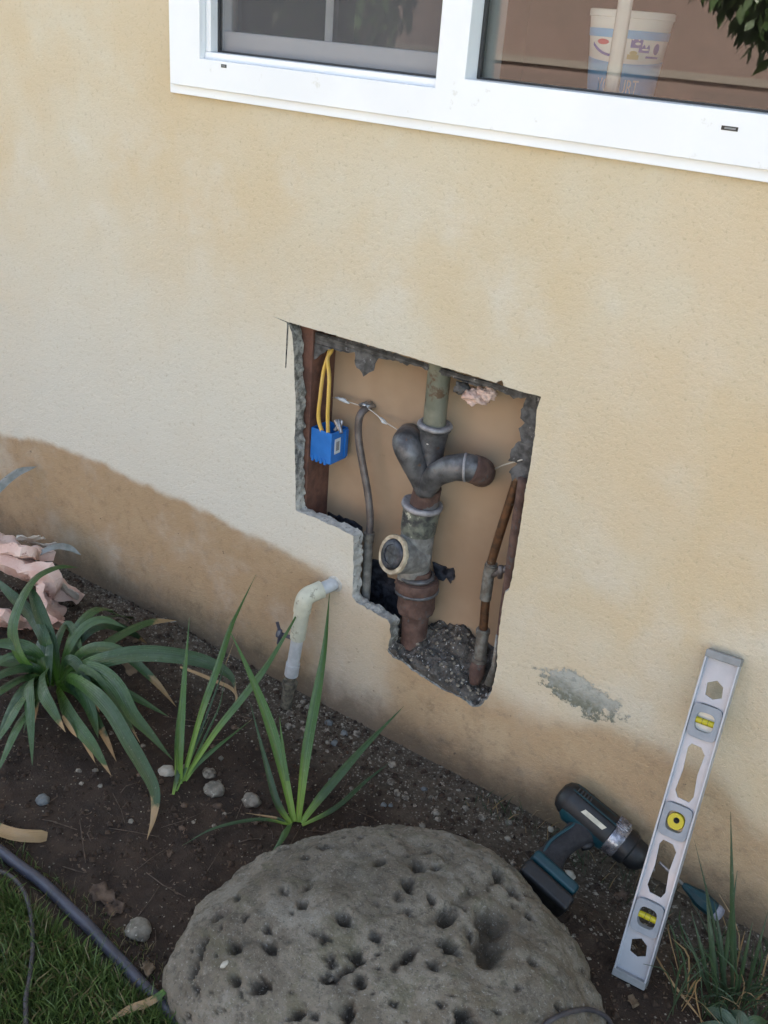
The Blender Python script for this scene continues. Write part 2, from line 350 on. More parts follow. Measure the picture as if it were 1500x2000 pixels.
M['strap'] = leaf_mat('strap_leaf', (.014, .042, .015), (.036, .080, .020), (.09, .19, .025))
M['blade'] = leaf_mat('sword_leaf', (.017, .046, .017), (.046, .110, .019), (.17, .29, .04))
M['weed'] = leaf_mat('weed_leaf', (.018, .038, .018), (.035, .07, .026), (.03, .045, .018))
M['lawn'] = leaf_mat('lawn_blade', (.042, .078, .020), (.11, .165, .042), (.02, .035, .01), (.17, .14, .07))
M['foliage'] = leaf_mat('tree_foliage', (.035, .07, .02), (.075, .12, .035), (.04, .07, .02))
M['palesheen'] = mat('pale_sheen_leaf', (.25, .26, .255), (.14, .16, .15), 30, .35)  # pale grey paints in the glossy highlight of the blades

def glass_mat():
    m = bpy.data.materials.new('window_glass'); m.use_nodes = True; t = m.node_tree; t.nodes.remove(t.nodes['Principled BSDF'])
    o = t.nodes['Material Output']; tr = t.nodes.new('ShaderNodeBsdfTransparent'); gl = t.nodes.new('ShaderNodeBsdfGlossy'); mx = t.nodes.new('ShaderNodeMixShader'); fr = t.nodes.new('ShaderNodeFresnel')
    fr.inputs[0].default_value = 1.65; tr.inputs[0].default_value = (.93, .95, .94, 1); gl.inputs['Roughness'].default_value = .0
    t.links.new(fr.outputs[0], mx.inputs[0]); t.links.new(tr.outputs[0], mx.inputs[1]); t.links.new(gl.outputs[0], mx.inputs[2]); t.links.new(mx.outputs[0], o.inputs[0]); return m
M['glass'] = glass_mat()
def screen_mat():
    m = bpy.data.materials.new('insect_screen'); m.use_nodes = True; t = m.node_tree; b = t.nodes['Principled BSDF']; o = t.nodes['Material Output']
    b.inputs['Base Color'].default_value = (.14, .14, .15, 1); b.inputs['Roughness'].default_value = .7
    tr = t.nodes.new('ShaderNodeBsdfTransparent'); mx = t.nodes.new('ShaderNodeMixShader'); mx.inputs[0].default_value = .30
    t.links.new(tr.outputs[0], mx.inputs[1]); t.links.new(b.outputs[0], mx.inputs[2]); t.links.new(mx.outputs[0], o.inputs[0]); return m
M['screen'] = screen_mat()

# ------------------------------------------------------------------ ground
def gz(x, y):
    if y > .0: return 0.0
    v = Vector((x, y, 0)); a = min(1, -y/.03)
    near = math.exp(-((x+.9)**2+(y+.45)**2)/1.6)
    h = .010*noise.noise(v*5)+.008*noise.noise(v*17+Vector((3, 3, 3)))+.005*noise.noise(v*46)
    h += .035*math.exp(-((x+1.75)**2/.05+(y+.06)**2/.015))*1.0      # loose heap by the wall on the left
    h -= .035*math.exp(-((x+.25)**2/.03+(y+.06)**2/.006))
    return h*a*min(1, near*2.5)
xs = np.concatenate([np.array([-200, -60, -20, -9, -5, -3.6]), np.linspace(-2.9, .7, 300), np.array([1.2, 2.5, 5, 20, 60, 200])])
ys = np.concatenate([np.array([-200, -60, -25, -12, -6, -3.5, -2.4]), np.linspace(-1.7, .02, 150), np.array([.5, 3, 8, 30, 200])])
mb = MB(); nx, ny = len(xs), len(ys)
mb.add([(x, y, gz(x, y) if -3 < x < .8 and -1.8 < y < .02 else 0) for y in ys for x in xs], [(j*nx+i, j*nx+i+1, (j+1)*nx+i+1, (j+1)*nx+i) for j in range(ny-1) for i in range(nx-1)])
tag(build('ground', mb, M['soil']), kind='structure')

mb = MB(); box(mb, (-14, -8.4, -.05), (8, -3.0, .012)); M['concrete'] = mat('bounce_slab_concrete', (.40, .375, .34), (.34, .32, .29), 3, .9, 0, .2, 120)
tag(build('bounce_slab', mb, M['concrete'], None, smooth=False), kind='structure')  # unseen pale slab added to bounce sunlight onto the wall
# ------------------------------------------------------------------ the house wall
house = empty('house', (-1, 0, 0), 'cream stucco house wall with a cut opening showing pipes below a white window', 'house')
hole_px = [(528, 615.5), (563, 629), (640, 651), (720, 674), (800, 697), (880, 721), (940, 739), (962, 745), (968, 748), (980, 742), (984, 754), (1000, 760), (1025, 767), (1057, 774),
 (1049, 800), (1044, 850), (1036, 905), (1026, 960), (1016, 1030), (1004, 1104), (1000, 1128), (994, 1151), (986, 1158), (977, 1212), (972, 1260), (970, 1306), (961, 1345), (954, 1363), (938, 1379), (922, 1381), (905, 1366), (886, 1356), (868, 1350), (850, 1338),
 (832, 1326), (806, 1310), (785, 1291), (768, 1284), (756, 1270), (763, 1245), (761, 1219), (757, 1211), (730, 1196), (695, 1176), (689, 1165), (690, 1100), (690, 1047), (668, 1036), (655, 1028), (640, 1024), (618, 1012), (600, 1006), (583, 1000), (577, 996), (577, 940), (575, 860), (578, 800), (575, 740), (574, 690), (570, 650), (564, 634), (559.2, 719), (556.8, 719), (560.5, 630.5)]
hole = [(P(a, b).x, P(a, b).z) for a, b in hole_px]
def densify(L, step=.006, amp=.0016):
    out = []
    for i, (a, b) in enumerate(L):
        c, d = L[(i+1) % len(L)]; l = math.hypot(c-a, d-b); n = max(1, int(l/step)); sp = i in (0, len(L)-1, len(L)-2, len(L)-3, len(L)-4)
        for k in range(n):
            x = a+(c-a)*k/n; z = b+(d-b)*k/n; m = 0 if sp else amp*(2.2 if z < .35 else 1)
            out.append((x+m*N((x, 0, z), 90), z+m*N((x, 5, z), 90)))
    return out
holeD = densify(hole)
zo = 1.352; z1 = P(500, 188, -.02).z
zr = P(1200, 187, .0).z          # top of bottom frame member, right light
zt = P(600, 140, -.02).z         # bottom edge of left light opening
xL0 = -1.688; xL1 = P(388, 60, -.022).x; xm0 = P(853, 110, -.022).x; xm1 = P(915, 70, -.022).x
xR1 = .50; xR0 = .57; zT = 2.45
win_rect = rect(xL0+.03, zo+.03, xR0-.03, zT)
TH = .030
mb = MB(); outer = rect(-6, -.4, 5, 3.1)
plate(mb, [outer, holeD, win_rect], XZ, 0, TH, True, False)
# drop the smooth jamb of the cut opening, rebuilt rough below
no, nh = len(outer), len(holeD); nall = no+nh+4
mb.f = [f for f in mb.f if not (len(f) == 4 and all((no <= (i % nall) < no+nh) for i in f))]
wall = build('wall', mb, M['stucco'], house, smooth=False)
mb = MB(); rows = 7; vs = []
cxm = -1.0
for r in range(rows):
    for (x, z) in holeD:
        k = r/(rows-1); amp = .0 if r == 0 else (.0045 if r < rows-1 else .009)
        n1 = N((x, k*.03, z), 70, 1); n2 = N((x, k*.03, z), 70, 9)
        vs.append((x+amp*n1+(.003 if r else 0)*(1 if x < cxm else -1)*k, TH*k, z+amp*n2))
nn = len(holeD)
mb.add(vs, [(r*nn+i, r*nn+(i+1) % nn, (r+1)*nn+(i+1) % nn, (r+1)*nn+i) for r in range(rows-1) for i in range(nn)])
tag(build('cut_edge', mb, M['mortar'], house, smooth=False), 'rough grey broken edge of the stucco around the opening')
# backing: inner board, studs
mb = MB(); plate(mb, [rect(-5.9, -.3, 4.9, 3.1), rect(xL0+.06, zo+.06, xR0-.06, zT)], XZ, .116, .13)
build('inner_board', mb, M['board'], house, smooth=False)
for nm, a, b in (('stud', -1.350, -1.311), ('stud', -.735, -.697)):
    mb = MB()
    n = 60
    for i in range(n): pass
    box(mb, (a, TH+.003, -.25), (b, .1155, 1.32)); build(nm, mb, M['wood'], house, smooth=False, bevel=.002)
mb = MB(); box(mb, (-3, TH+.003, 1.321), (2, .1155, 1.358)); build('sill_beam', mb, M['wood'], house, smooth=False)
mb = MB(); box(mb, (-1.9, .03, .08), (-.2, .1155, .185)); build('bottom_plate', mb, M['wood'], house, smooth=False)
# torn building paper flaps around the opening
flaps = [[(558, 636), (700, 668), (800, 700), (900, 730), (1052, 772), (1046, 790), (1030, 778), (1000, 776), (960, 758), (925, 752), (880, 736), (850, 733), (820, 716), (790, 712), (770, 706), (735, 700), (733, 712), (730, 724), (722, 727), (708, 736), (703, 722), (694, 712), (690, 688), (680, 690), (662, 684), (650, 680), (636, 684), (626, 694), (614, 702), (600, 700), (596, 740), (590, 740)],
 [(1070, 765), (1054, 772), (1026, 778), (1020, 796), (1016, 808), (1024, 828), (1012, 838), (1017, 860), (998, 876), (992, 900), (1010, 904), (994, 922), (1003, 938), (1022, 944), (1018, 990), (1034, 990), (1060, 900)],
 [(1000, 955), (1012, 945), (1030, 950), (1010, 1110), (1003, 1160), (996, 1158), (1004, 1100), (1015, 1000)]]
for q, fl in enumerate(flaps[:2]):
    yy = .040+.003*q; L = [(P(a, b, yy).x, P(a, b, yy).z) for a, b in fl]; L = densify(L, .006, .005)
    mb = MB(); plate(mb, [L], lambda a, b, h: Vector((a, yy+h+.006*N((a, 0, b), 25), b)), 0, .0012)
    tag(build('torn_paper', mb, M['paper'], house, smooth=False), 'torn grey building paper hanging at the edge of the opening')
# black plates low on the board: painted-in shade of gaps, and torn bits
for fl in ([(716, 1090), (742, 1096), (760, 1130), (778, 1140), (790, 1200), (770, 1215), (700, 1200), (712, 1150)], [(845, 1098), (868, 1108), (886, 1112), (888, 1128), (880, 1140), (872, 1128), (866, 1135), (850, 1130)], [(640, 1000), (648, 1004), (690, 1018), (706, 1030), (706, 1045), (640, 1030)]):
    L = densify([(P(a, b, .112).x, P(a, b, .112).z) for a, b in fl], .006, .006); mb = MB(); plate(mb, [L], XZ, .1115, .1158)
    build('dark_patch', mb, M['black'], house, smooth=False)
# mortar bed at the foot of the opening
def bedz(x, y):
    f = max(0, min(1, (x+1.10)/.12)); front = .335*(1-f)+.262*f
    if x > -.9: front -= .05*min(1, (x+.9)/.13)
    z = front-.035+y*(.55*f-.75*(1-f))+.02*N((x, y, 0), 22)+.012*N((x, y, 0), 60)+.006*N((x, y, 0), 140)
    z += .03*math.exp(-((x+.86)**2/.003+(y-.09)**2/.001))
    return z
gx = np.linspace(-1.28, -.72, 120); gy = np.linspace(.004, .1155, 30); mb = MB()
def clampbed(x, y): return (x, y+.004*N((x, y, 1), 50) if .01 < y < .11 else y, bedz(x, y))
mb.add([clampbed(x, y) for y in gy for x in gx], [(j*120+i, j*120+i+1, (j+1)*120+i+1, (j+1)*120+i) for j in range(29) for i in range(119)])
b0 = len(mb.v); mb.add([clampbed(x, .004) for x in gx]+[(x, .02, .1) for x in gx], [(i, i+1, 120+i+1, 120+i) for i in range(119)])
tag(build('mortar_bed', mb, M['bed'], house, smooth=False), 'dark crumbly mortar at the foot of the opening')
# rough rubble pieces in the bed
mb = MB()
for k in range(170):
    x = random.uniform(-1.12, -.78); y = random.uniform(.008, .1); z = bedz(x, y); r = random.uniform(.0015, .006)
    bm = bmesh.new(); bmesh.ops.create_icosphere(bm, subdivisions=1, radius=r); vs = [Vector((x, y, z))+Vector((v.co.x*random.uniform(.6, 1.4), v.co.y, v.co.z*random.uniform(.5, 1.1))) for v in bm.verts]
    mb.add(vs, [tuple(v.index for v in f.verts) for f in bm.faces]); bm.free()
o = build('rubble', mb, M['gravel'], house, smooth=False); o['kind'] = 'stuff'
# eave, roof and the rest of the house block (shades the wall)
mb = MB(); box(mb, (-6, .14, -.3), (-5.9, 7, 3.1)); box(mb, (4.9, .14, -.3), (5, 7, 3.1)); box(mb, (-6, 7, -.3), (5, 7.1, 3.1)); build('outer_wall', mb, M['stucco'], house, smooth=False)
mb = MB(); plate(mb, [[(-.75, 3.02), (-.75, 3.12), (3.5, 4.9), (7.6, 3.12), (7.6, 3.02), (3.5, 4.8)]], lambda a, b, h: Vector((h, a, b)), -6.5, 5.5); build('roof', mb, M['roofm'], house, smooth=False)
# dark room behind the window
mb = MB(); x0, x1, y0, y1, za, zb = -2.6, 1.4, .1305, 3.2, .2, 2.9
box(mb, (x0, y1, za), (x1, y1+.05, zb)); box(mb, (x0-.05, y0, za), (x0, y1, zb)); box(mb, (x1, y0, za), (x1+.05, y1, zb)); box(mb, (x0, y0, za-.05), (x1, y1, za)); box(mb, (x0, y0, zb), (x1, y1, zb+.05))
build('room', mb, M['room'], house, smooth=False)

# window: frame, flange, mullion, sash, screen, panes, grilles
frame_p = MB(); plate(frame_p, [rect(xL0, zo, xR0, zT), rect(xL0+.012, z1+.002, xR0-.012, zT-.012)], XZ, -.011, .004)
win = build('window', frame_p, M['frame'], house, smooth=False, bevel=.0015)
win['label'] = 'white vinyl sliding window with a screen on its left half'
mb = MB(); plate(mb, [rect(xL0+.010, z1, xR0-.010, zT-.01), rect(xL1, zt, xm0, zT-.07), rect(xm1, zr, xR1, zT-.07)], XZ, -.020, .10)
build('frame', mb, M['frame'], win, smooth=False, bevel=.002)
# bottom track lip in the left light
zl = P(600, 124, -.004).z
mb = MB(); box(mb, (xL1+.001, -.006, zt-.01), (xm0-.001, .05, zl)); box(mb, (xL1+.001, -.003, zl), (xL1+.014, .05, zT-.071)); build('track', mb, M['frame'], win, smooth=False, bevel=.0015)
sx0 = xL1+.018; sx1 = xm0-.004; zs = zl+.001
zsb = P(600, 77, .045).z; sxl = P(445, 30, .045).x
mb = MB(); plate(mb, [rect(xL1+.002, zl-.012, sx1, zT-.075), rect(sxl, zsb, sx1-.012, zT-.12)], XZ, .034, .064); build('sash', mb, M['sash'], win, smooth=False, bevel=.002)
mb = MB(); box(mb, (sx0, .0215, zs), (sx1, .0222, zT-.075)); tag(build('screen', mb, M['screen'], win, smooth=False), 'dark insect screen')
mb = MB(); plate(mb, [rect(sx0-.004, zs-.002, sx1+.003, zT-.073), rect(sx0+.001, zs+.0025, sx1-.003, zT-.08)], XZ, .017, .026); build('screen_frame', mb, M['gasket'], win, smooth=False)
mb = MB(); box(mb, (sxl-.002, .0565, zsb-.002), (sx1-.01, .060, zT-.118)); build('pane', mb, M['glass'], win, smooth=False)
mb = MB(); box(mb, (xm1+.001, .026, zr+.001), (xR1-.001, .030, zT-.071)); build('pane', mb, M['glass'], win, smooth=False)
mb = MB(); plate(mb, [rect(xm1+.0005, zr+.0005, xR1-.0005, zT-.0705), rect(xm1+.0065, zr+.003, xR1-.004, zT-.08)], XZ, .018, .0255); build('gasket', mb, M['gasket'], win, smooth=False)
gm = P(1207, 95, .036).x
for gxp in (gm, gm+.30, gm+.60, gm+.90):
    mb = MB(); tube(mb, [(gxp, .036, zr), (gxp, .036, zT-.072)], .0055, 8, 2.3); build('grille_bar', mb, M['frame'], win)
gl = P(643, 40, .049).x
mb = MB(); tube(mb, [(gl, .049, zsb), (gl, .049, zT-.12)], .0050, 8, 1.9); build('grille_bar', mb, M['frame'], win)
for a, b, ww in ((437, 129, .007), (1425, 251, .0125)):
    p = P(a, b, -.0205); mb = MB(); box(mb, (p.x-ww, -.0208, p.z-.003), (p.x+ww, -.0195, p.z+.003)); build('weep_hole', mb, M['line'], win, smooth=False)
    mb = MB(); box(mb, (p.x-ww*.6, -.0216, p.z-.0012), (p.x+ww*.75, -.0209, p.z+.0015)); build('weep_cover', mb, M['capgrey'], win, smooth=False)
mb = MB(); box(mb, (xL0+.065, .1305, zr-.05), (xR0-.065, .30, zr-.022)); build('inner_sill', mb, M['frame'], house, smooth=False, bevel=.003)

# ------------------------------------------------------------------ yogurt tub on the inner sill
ty = .215; tc = P(1237, 22, ty); zb_ = zr-.0215; k_ = ppm((tc.x, ty, tc.z)); rt = 80/k_; ht = tc.z-zb_
rb = rt*(.80)
tub = empty('yogurt_tub', (tc.x, ty, zb_), 'large white and blue yogurt tub standing on the sill behind the window glass', 'tub')
def rad(h): return rb+(rt-rb)*h/ht
mb = MB(); lathe(mb, (tc.x, ty, zb_), (0, 0, 1), [(rb*.96, 0), (rb, .003), (rad(ht*.5), ht*.5), (rt, ht-.012), (rt*1.03, ht-.011), (rt*1.03, ht-.001), (rt*.99, ht), (rt*.95, ht-.004), (rb*.93, .006), (0, .006)], 64)
build('cup', mb, M['tubw'], tub, auto=40)
face = (CAM-Vector((tc.x, ty, tc.z))); face_a = math.atan2(face.y, face.x)
def wrap(u, h, lift): a = face_a+u/rt; r = rad(h)+lift; return Vector((tc.x+r*math.cos(a), ty+r*math.sin(a), zb_+h))
def decal(name, poly_fn, mk, lift):
    mb = MB(); poly_fn(mb, lift); return build(name, mb, M[mk], tub, smooth=True)
def patch(mb, lift, u0, u1, h0, h1, n=40, top=None):
    vs = [wrap(u0+(u1-u0)*i/n, h, lift) for i in range(n+1) for h in (h0(u0+(u1-u0)*i/n) if callable(h0) else h0, h1(u0+(u1-u0)*i/n) if callable(h1) else h1)]
    mb.add(vs, [(2*i, 2*i+2, 2*i+3, 2*i+1) for i in range(n)])
hpx = lambda py: ht-(py-22)/k_*.93           # height on the tub for a photo row
def ell(mb, lift, cu, ch, a, b, n=28): mb.add([wrap(cu, ch, lift)]+[wrap(cu+a*math.cos(2*math.pi*i/n), ch+b*math.sin(2*math.pi*i/n), lift) for i in range(n)], [(0, 1+i, 1+(i+1) % n) for i in range(n)])
U = 1/k_
decal('blue_field', lambda m, l: patch(m, l, -rt*1.5, rt*1.5, .004, lambda u: hpx(114)-.006*math.cos(u/rt*1.2)), 'tubb', .0006)
decal('blue_band', lambda m, l: patch(m, l, -rt*1.5, rt*1.5, hpx(74), hpx(58)), 'tubb', .0016)
decal('blue_swoosh', lambda m, l: patch(m, l, -84*U, -22*U, lambda u: hpx(110)+6*U*((u+30*U)/(30*U))**2*.9, lambda u: hpx(105)+6*U*((u+30*U)/(30*U))**2*1.0), 'tubd', .0010)
decal('red_mark', lambda m, l: ell(m, l, -55*U, hpx(83), 15*U, 5*U), 'tubr', .0010)
decal('blue_mark', lambda m, l: (patch(m, l, 6*U, 30*U, hpx(90), lambda u: hpx(72)-4*U*math.sin((u/U-6)*.5)), patch(m, l, 24*U, 48*U, hpx(98), lambda u: hpx(86)+3*U*math.sin((u/U)*.6))), 'tubd', .0010)
decal('pale_mark', lambda m, l: (ell(m, l, 20*U, hpx(82), 6*U, 2.5*U), ell(m, l, 38*U, hpx(92), 8*U, 1.6*U)), 'tubw', .0014)
decal('gold_mark', lambda m, l: (patch(m, l, 2*U, 26*U, hpx(112), hpx(103)), ell(m, l, 14*U, hpx(100), 8*U, 4*U)), 'tubg', .0012)
decal('badge', lambda m, l: (ell(m, l, 66*U, hpx(90), 8*U, 10*U), patch(m, l, 42*U, 76*U, hpx(108), hpx(104))), 'tubd', .0010)
fc = bpy.data.curves.new('t', 'FONT'); fc.body = 'YOGURT'; fc.size = 1; fc.align_x = 'CENTER'
to = bpy.data.objects.new('t', fc); col.objects.link(to); bpy.context.view_layer.update()
tm = bpy.data.meshes.new_from_object(to); bpy.data.objects.remove(to)
bm = bmesh.new(); bm.from_mesh(tm); bmesh.ops.triangulate(bm, faces=bm.faces[:]); bmesh.ops.subdivide_edges(bm, edges=bm.edges[:], cuts=1)
wT = max(v.co.x for v in bm.verts)-min(v.co.x for v in bm.verts); hT = .7
mb = MB(); mb.add([wrap(v.co.x/wT*98*U-10*U, hpx(180)+v.co.y/hT*27*U, .0012) for v in bm.verts], [tuple(v.index for v in f.verts) for f in bm.faces]); bm.free()
build('lettering', mb, M['tubw'], tub, smooth=False)

# ------------------------------------------------------------------ drain stack in the opening
drain = empty('drain_pipe', (-1.003, .06, .25), 'cast iron drain stack with two curved branches and a round open cleanout tee', 'drain pipe')
Y = .060
def Q(px, py, y=Y): return P(px, py, y)
def seg_lathe(name, a, b, prof, mk, parent=drain, seg=36, jit=0, **kw):
    a = Vector(a); b = Vector(b); L = (b-a).length; mb = MB(); lathe(mb, a, b-a, [(r, t*L) for r, t in prof], seg)
    if jit: jitter(mb, jit, 90)
    return build(name, mb, M[mk], parent, auto=45, **kw)
def R_(px, p): return px/ppm(p)/2
pT = Q(858, 700); pA = Q(850, 832)
seg_lathe('upper_pipe', Q(862, 690), Q(846, 850), [(R_(45, pA), 0), (R_(45, pA), 1)], 'green', jit=.0008)
c1 = Q(850, 828); c2 = Q(842, 880); ra = R_(68, c1)
seg_lathe('upper_hub', c1, c2, [(ra*.74, .02), (ra*.8, -.03), (ra*.97, 0), (ra*1.0, .08), (ra*.97, .17), (ra*.84, .24), (ra*.80, .5), (ra*.74, .85), (ra*.66, 1.3)], 'iron', jit=.0015)
mb = MB(); lathe(mb, c1+(c2-c1)*.02, c2-c1, [(ra*.76, -.002), (ra*.9, -.0045), (ra*1.02, -.002), (ra*1.04, .002), (ra*1.0, .005), (ra*.9, .004)], 40); jitter(mb, .002, 60); build('hub_rim', mb, M['ironlight'], drain)
seg_lathe('stack_core', Q(844, 870), Q(831, 985), [(.027, 0), (.026, .5), (.027, .8), (.029, 1)], 'iron', jit=.001)
# curved left branch: rises and bends back into the wall
pl = smooth_pts([Q(832, 962, .05), Q(818, 925, .035), Q(800, 885, .022), Q(794, 866, .03), Q(797, 858, .06), Q(800, 852, .11)], 6)
mb = MB(); tube(mb, pl, [.021, .025, .0285, .030, .030, .029], 24); jitter(mb, .001, 60); build('branch', mb, M['iron'], drain)
pr_ = smooth_pts([Q(833, 958, .04), Q(850, 930, .028), Q(880, 915, .022), Q(912, 913, .026), Q(936, 920, .05), Q(940, 924, .112)], 6)
mb = MB(); tube(mb, pr_, [.020, .0245, .0275, .0285, .029, .029], 24); jitter(mb, .001, 60); br = build('branch', mb, M['iron'], drain)
i0 = int(len(pr_)*.58); mb = MB(); tube(mb, pr_[i0:i0+2], .0300, 24); build('seam_ring', mb, M['ironlight'], br)
mb = MB(); tube(mb, pr_[int(len(pr_)*.66):], .0298, 24); jitter(mb, .001, 50); tag(build('pipe_end', mb, M['rust'], br), 'rusty brown end of the right branch')
# neck, flange, coupling
e1 = Q(825, 985); e2 = Q(815, 1045); re = R_(80, e1)
seg_lathe('neck', Q(836, 950), Q(826, 992), [(.030, 0), (.031, 1)], 'rust', jit=.0012)
mb = MB(); lathe(mb, e1, e2-e1, [(re*.78, -.003), (re*.92, -.006), (re*1.02, -.003), (re*1.04, .003), (re*.98, .007), (re*.9, .006)], 40); jitter(mb, .0014, 60); build('hub_rim', mb, M['ironlight'], drain)
seg_lathe('coupling', e1, e2, [(re*.97, .0), (re*.93, .1), (re*.90, .5), (re*.88, .82), (re*.78, .97), (re*.70, 1.05)], 'galv', jit=.0016)
# tee body and cleanout mouth pointing out of the wall, towards the left
f1 = Q(817, 1035); f2 = Q(803, 1150); seg_lathe('tee_body', f1, f2, [(.037, 0), (.037, .3), (.036, .6), (.034, .85), (.030, 1)], 'tee', jit=.0014)
m0 = Q(812, 1088, .055); m1 = P(768, 1083, -.005); ax = (m1-m0).normalized(); L = (m1-m0).length; rm = .043
mb = MB(); lathe(mb, m0, ax, [(rm*.85, -.01), (rm*.9, L*.4), (rm*.98, L*.7), (rm, L-.004), (rm*.99, L), (rm*.77, L), (rm*.75, L-.018)], 36); jitter(mb, .0012, 70); cl = build('cleanout_mouth', mb, M['tee'], drain, auto=50)
mb = MB(); lathe(mb, m0+ax*L, ax, [(rm*1.0, -.006), (rm*1.04, .0), (rm*1.0, .004), (rm*.80, .003), (rm*.77, -.004), (rm*.76, -.015)], 40, cap0=False); jitter(mb, .0014, 80); tag(build('rim', mb, M['tan'], cl, auto=60), 'pale tan cut rim of the cleanout')
mb = MB(); lathe(mb, m0+ax*(L-.008), ax, [(rm*.80, .004), (rm*.79, .013), (rm*.72, .016), (rm*.5, .0165), (rm*.48, .014), (rm*.2, .014), (0, .014)], 36); jitter(mb, .0008, 90); tag(build('plug', mb, M['black'], cl, auto=45), 'black plug in the mouth of the cleanout')
g1 = Q(815, 1128); g2 = Q(812, 1205); rg = R_(80, g1)
seg_lathe('lower_coupling', g1, g2, [(rg*.62, -.18), (rg*.66, 0), (rg*1.0, .04), (rg*1.08, .12), (rg*1.05, .26), (rg*.90, .34), (rg*.93, .74), (rg*.88, .84), (rg*.60, .92)], 'rust', seg=28, jit=.002)
mb = MB(); lathe(mb, g1+(g2-g1)*.30, g2-g1, [(rg*.95, -.004), (rg*1.08, -.003), (rg*1.10, .002), (rg*.96, .005)], 28, cap0=False); lathe(mb, g1+(g2-g1)*-.05, g2-g1, [(rg*.7, -.004), (rg*.86, -.002), (rg*.88, .004), (rg*.7, .006)], 28, cap0=False); jitter(mb, .0016, 70); build('coupling_ring', mb, M['iron'], drain)
h1 = Q(812, 1195); h2 = Q(806, 1262); seg_lathe('lower_pipe', h1, h2, [(rg*.66, 0), (rg*.66, .55), (rg*.6, .75), (rg*.68, .9), (rg*.66, 1)], 'rust', jit=.002)
mb = MB(); lathe(mb, h2-Vector((0, 0, .006)), (0, 0, 1), [(rg*1.05, 0), (rg*1.0, .008), (rg*.72, .012), (rg*.66, .010)], 30); jitter(mb, .003, 50); build('base_ring', mb, M['bed'], drain)

# ------------------------------------------------------------------ supply pipes
s1 = empty('supply_pipe', tuple(Q(714, 1170, .06)), 'thin dark tarnished water pipe curving up beside the blue electrical box', 'water pipe', 'water supply pipes in the opening')
tp = smooth_pts([Q(719, 796, .112), Q(712, 800, .085), Q(702, 815, .07), Q(700, 850, .07), Q(707, 900, .068), Q(718, 960, .066), Q(723, 1010, .064), Q(721, 1046, .062)], 7)
mb = MB(); tube(mb, tp, .0085, 14); build('tube', mb, M['coppergrey'], s1)
mb = MB(); tube(mb, [Q(721, 1040, .062), Q(720, 1058, .062)], .0125, 14); tube(mb, [Q(720, 1046, .062), Q(719.7, 1050, .062)], .0135, 14); build('fitting', mb, M['solder'], s1, auto=40)
mb = MB(); tube(mb, smooth_pts([Q(720, 1050, .062), Q(717, 1110, .06), Q(713, 1182, .055)], 6), .0108, 14); build('riser', mb, M['tee'], s1)
mb = MB(); a = Q(719, 792, .105); tube(mb, [a+Vector((-.012, .008, 0)), a+Vector((-.009, -.016, .003)), a+Vector((.009, -.016, .003)), a+Vector((.012, .008, 0))], .0045, 8); tube(mb, [a+Vector((0, -.02, .004)), a+Vector((.002, .006, .005))], .006, 8); build('clip', mb, M['steel'], s1)
s2 = empty('supply_pipe', tuple(Q(928, 1325, .05)), 'brown copper water pipe leaning beside the right edge of the opening', 'water pipe', 'water supply pipes in the opening')
mb = MB(); cp = smooth_pts([Q(1012, 930, .05), Q(1000, 968, .05), Q(980, 1030, .05), Q(962, 1090, .05), Q(955, 1120, .05), Q(948, 1180, .05), Q(944, 1232, .05)], 6); tube(mb, cp, .0095, 16); build('tube', mb, M['copper'], s2)
mb = MB(); tube(mb, [Q(961, 1100, .05), Q(955, 1118, .05), Q(948, 1170, .05)], .0125, 16); tube(mb, [Q(960, 1104, .05), Q(959, 1110, .05)], .0145, 16); build('fitting', mb, M['solder'], s2, auto=40)
mb = MB(); tube(mb, [Q(944, 1228, .05), Q(936, 1296, .048)], .0135, 18); tube(mb, [Q(943.5, 1230, .05), Q(943, 1236, .05)], .0155, 18); tube(mb, [Q(937, 1284, .048), Q(936, 1291, .048)], .0165, 18); build('sleeve', mb, M['solder'], s2, auto=40)
mb = MB(); tube(mb, smooth_pts([Q(936, 1292, .048), Q(931, 1312, .045), Q(927, 1334, .04)], 4), [.0165, .0175, .0165, .0125], 18); jitter(mb, .002, 70); build('elbow', mb, M['rust'], s2)
mb = MB(); tube(mb, [Q(955, 1125, .05), Q(975, 1118, .048), Q(992, 1108, .046)], .007, 12); tube(mb, [Q(978, 1105, .04), Q(976, 1128, .04)], .006, 10); jitter(mb, .001, 80); build('clamp', mb, M['coppergrey'], s2)
s3 = empty('vent_pipe', tuple(Q(955, 1325, .03)), 'reddish brown pipe against the right edge of the opening', 'water pipe', 'water supply pipes in the opening')
mb = MB(); tube(mb, smooth_pts([Q(1024, 935, .036), Q(1010, 1030, .036), Q(997, 1120, .036), Q(985, 1190, .036), Q(972, 1270, .036), Q(962, 1330, .036)], 5), [.0125, .0125, .012, .010, .007, .006], 16); jitter(mb, .0012, 60); build('tube', mb, M['rust'], s3)
mb = MB(); tube(mb, [Q(972, 1240, .03), Q(965, 1300, .03), Q(956, 1335, .03)], [.004, .006, .011], 10); jitter(mb, .002, 90); build('corroded_end', mb, M['solder'], s3)

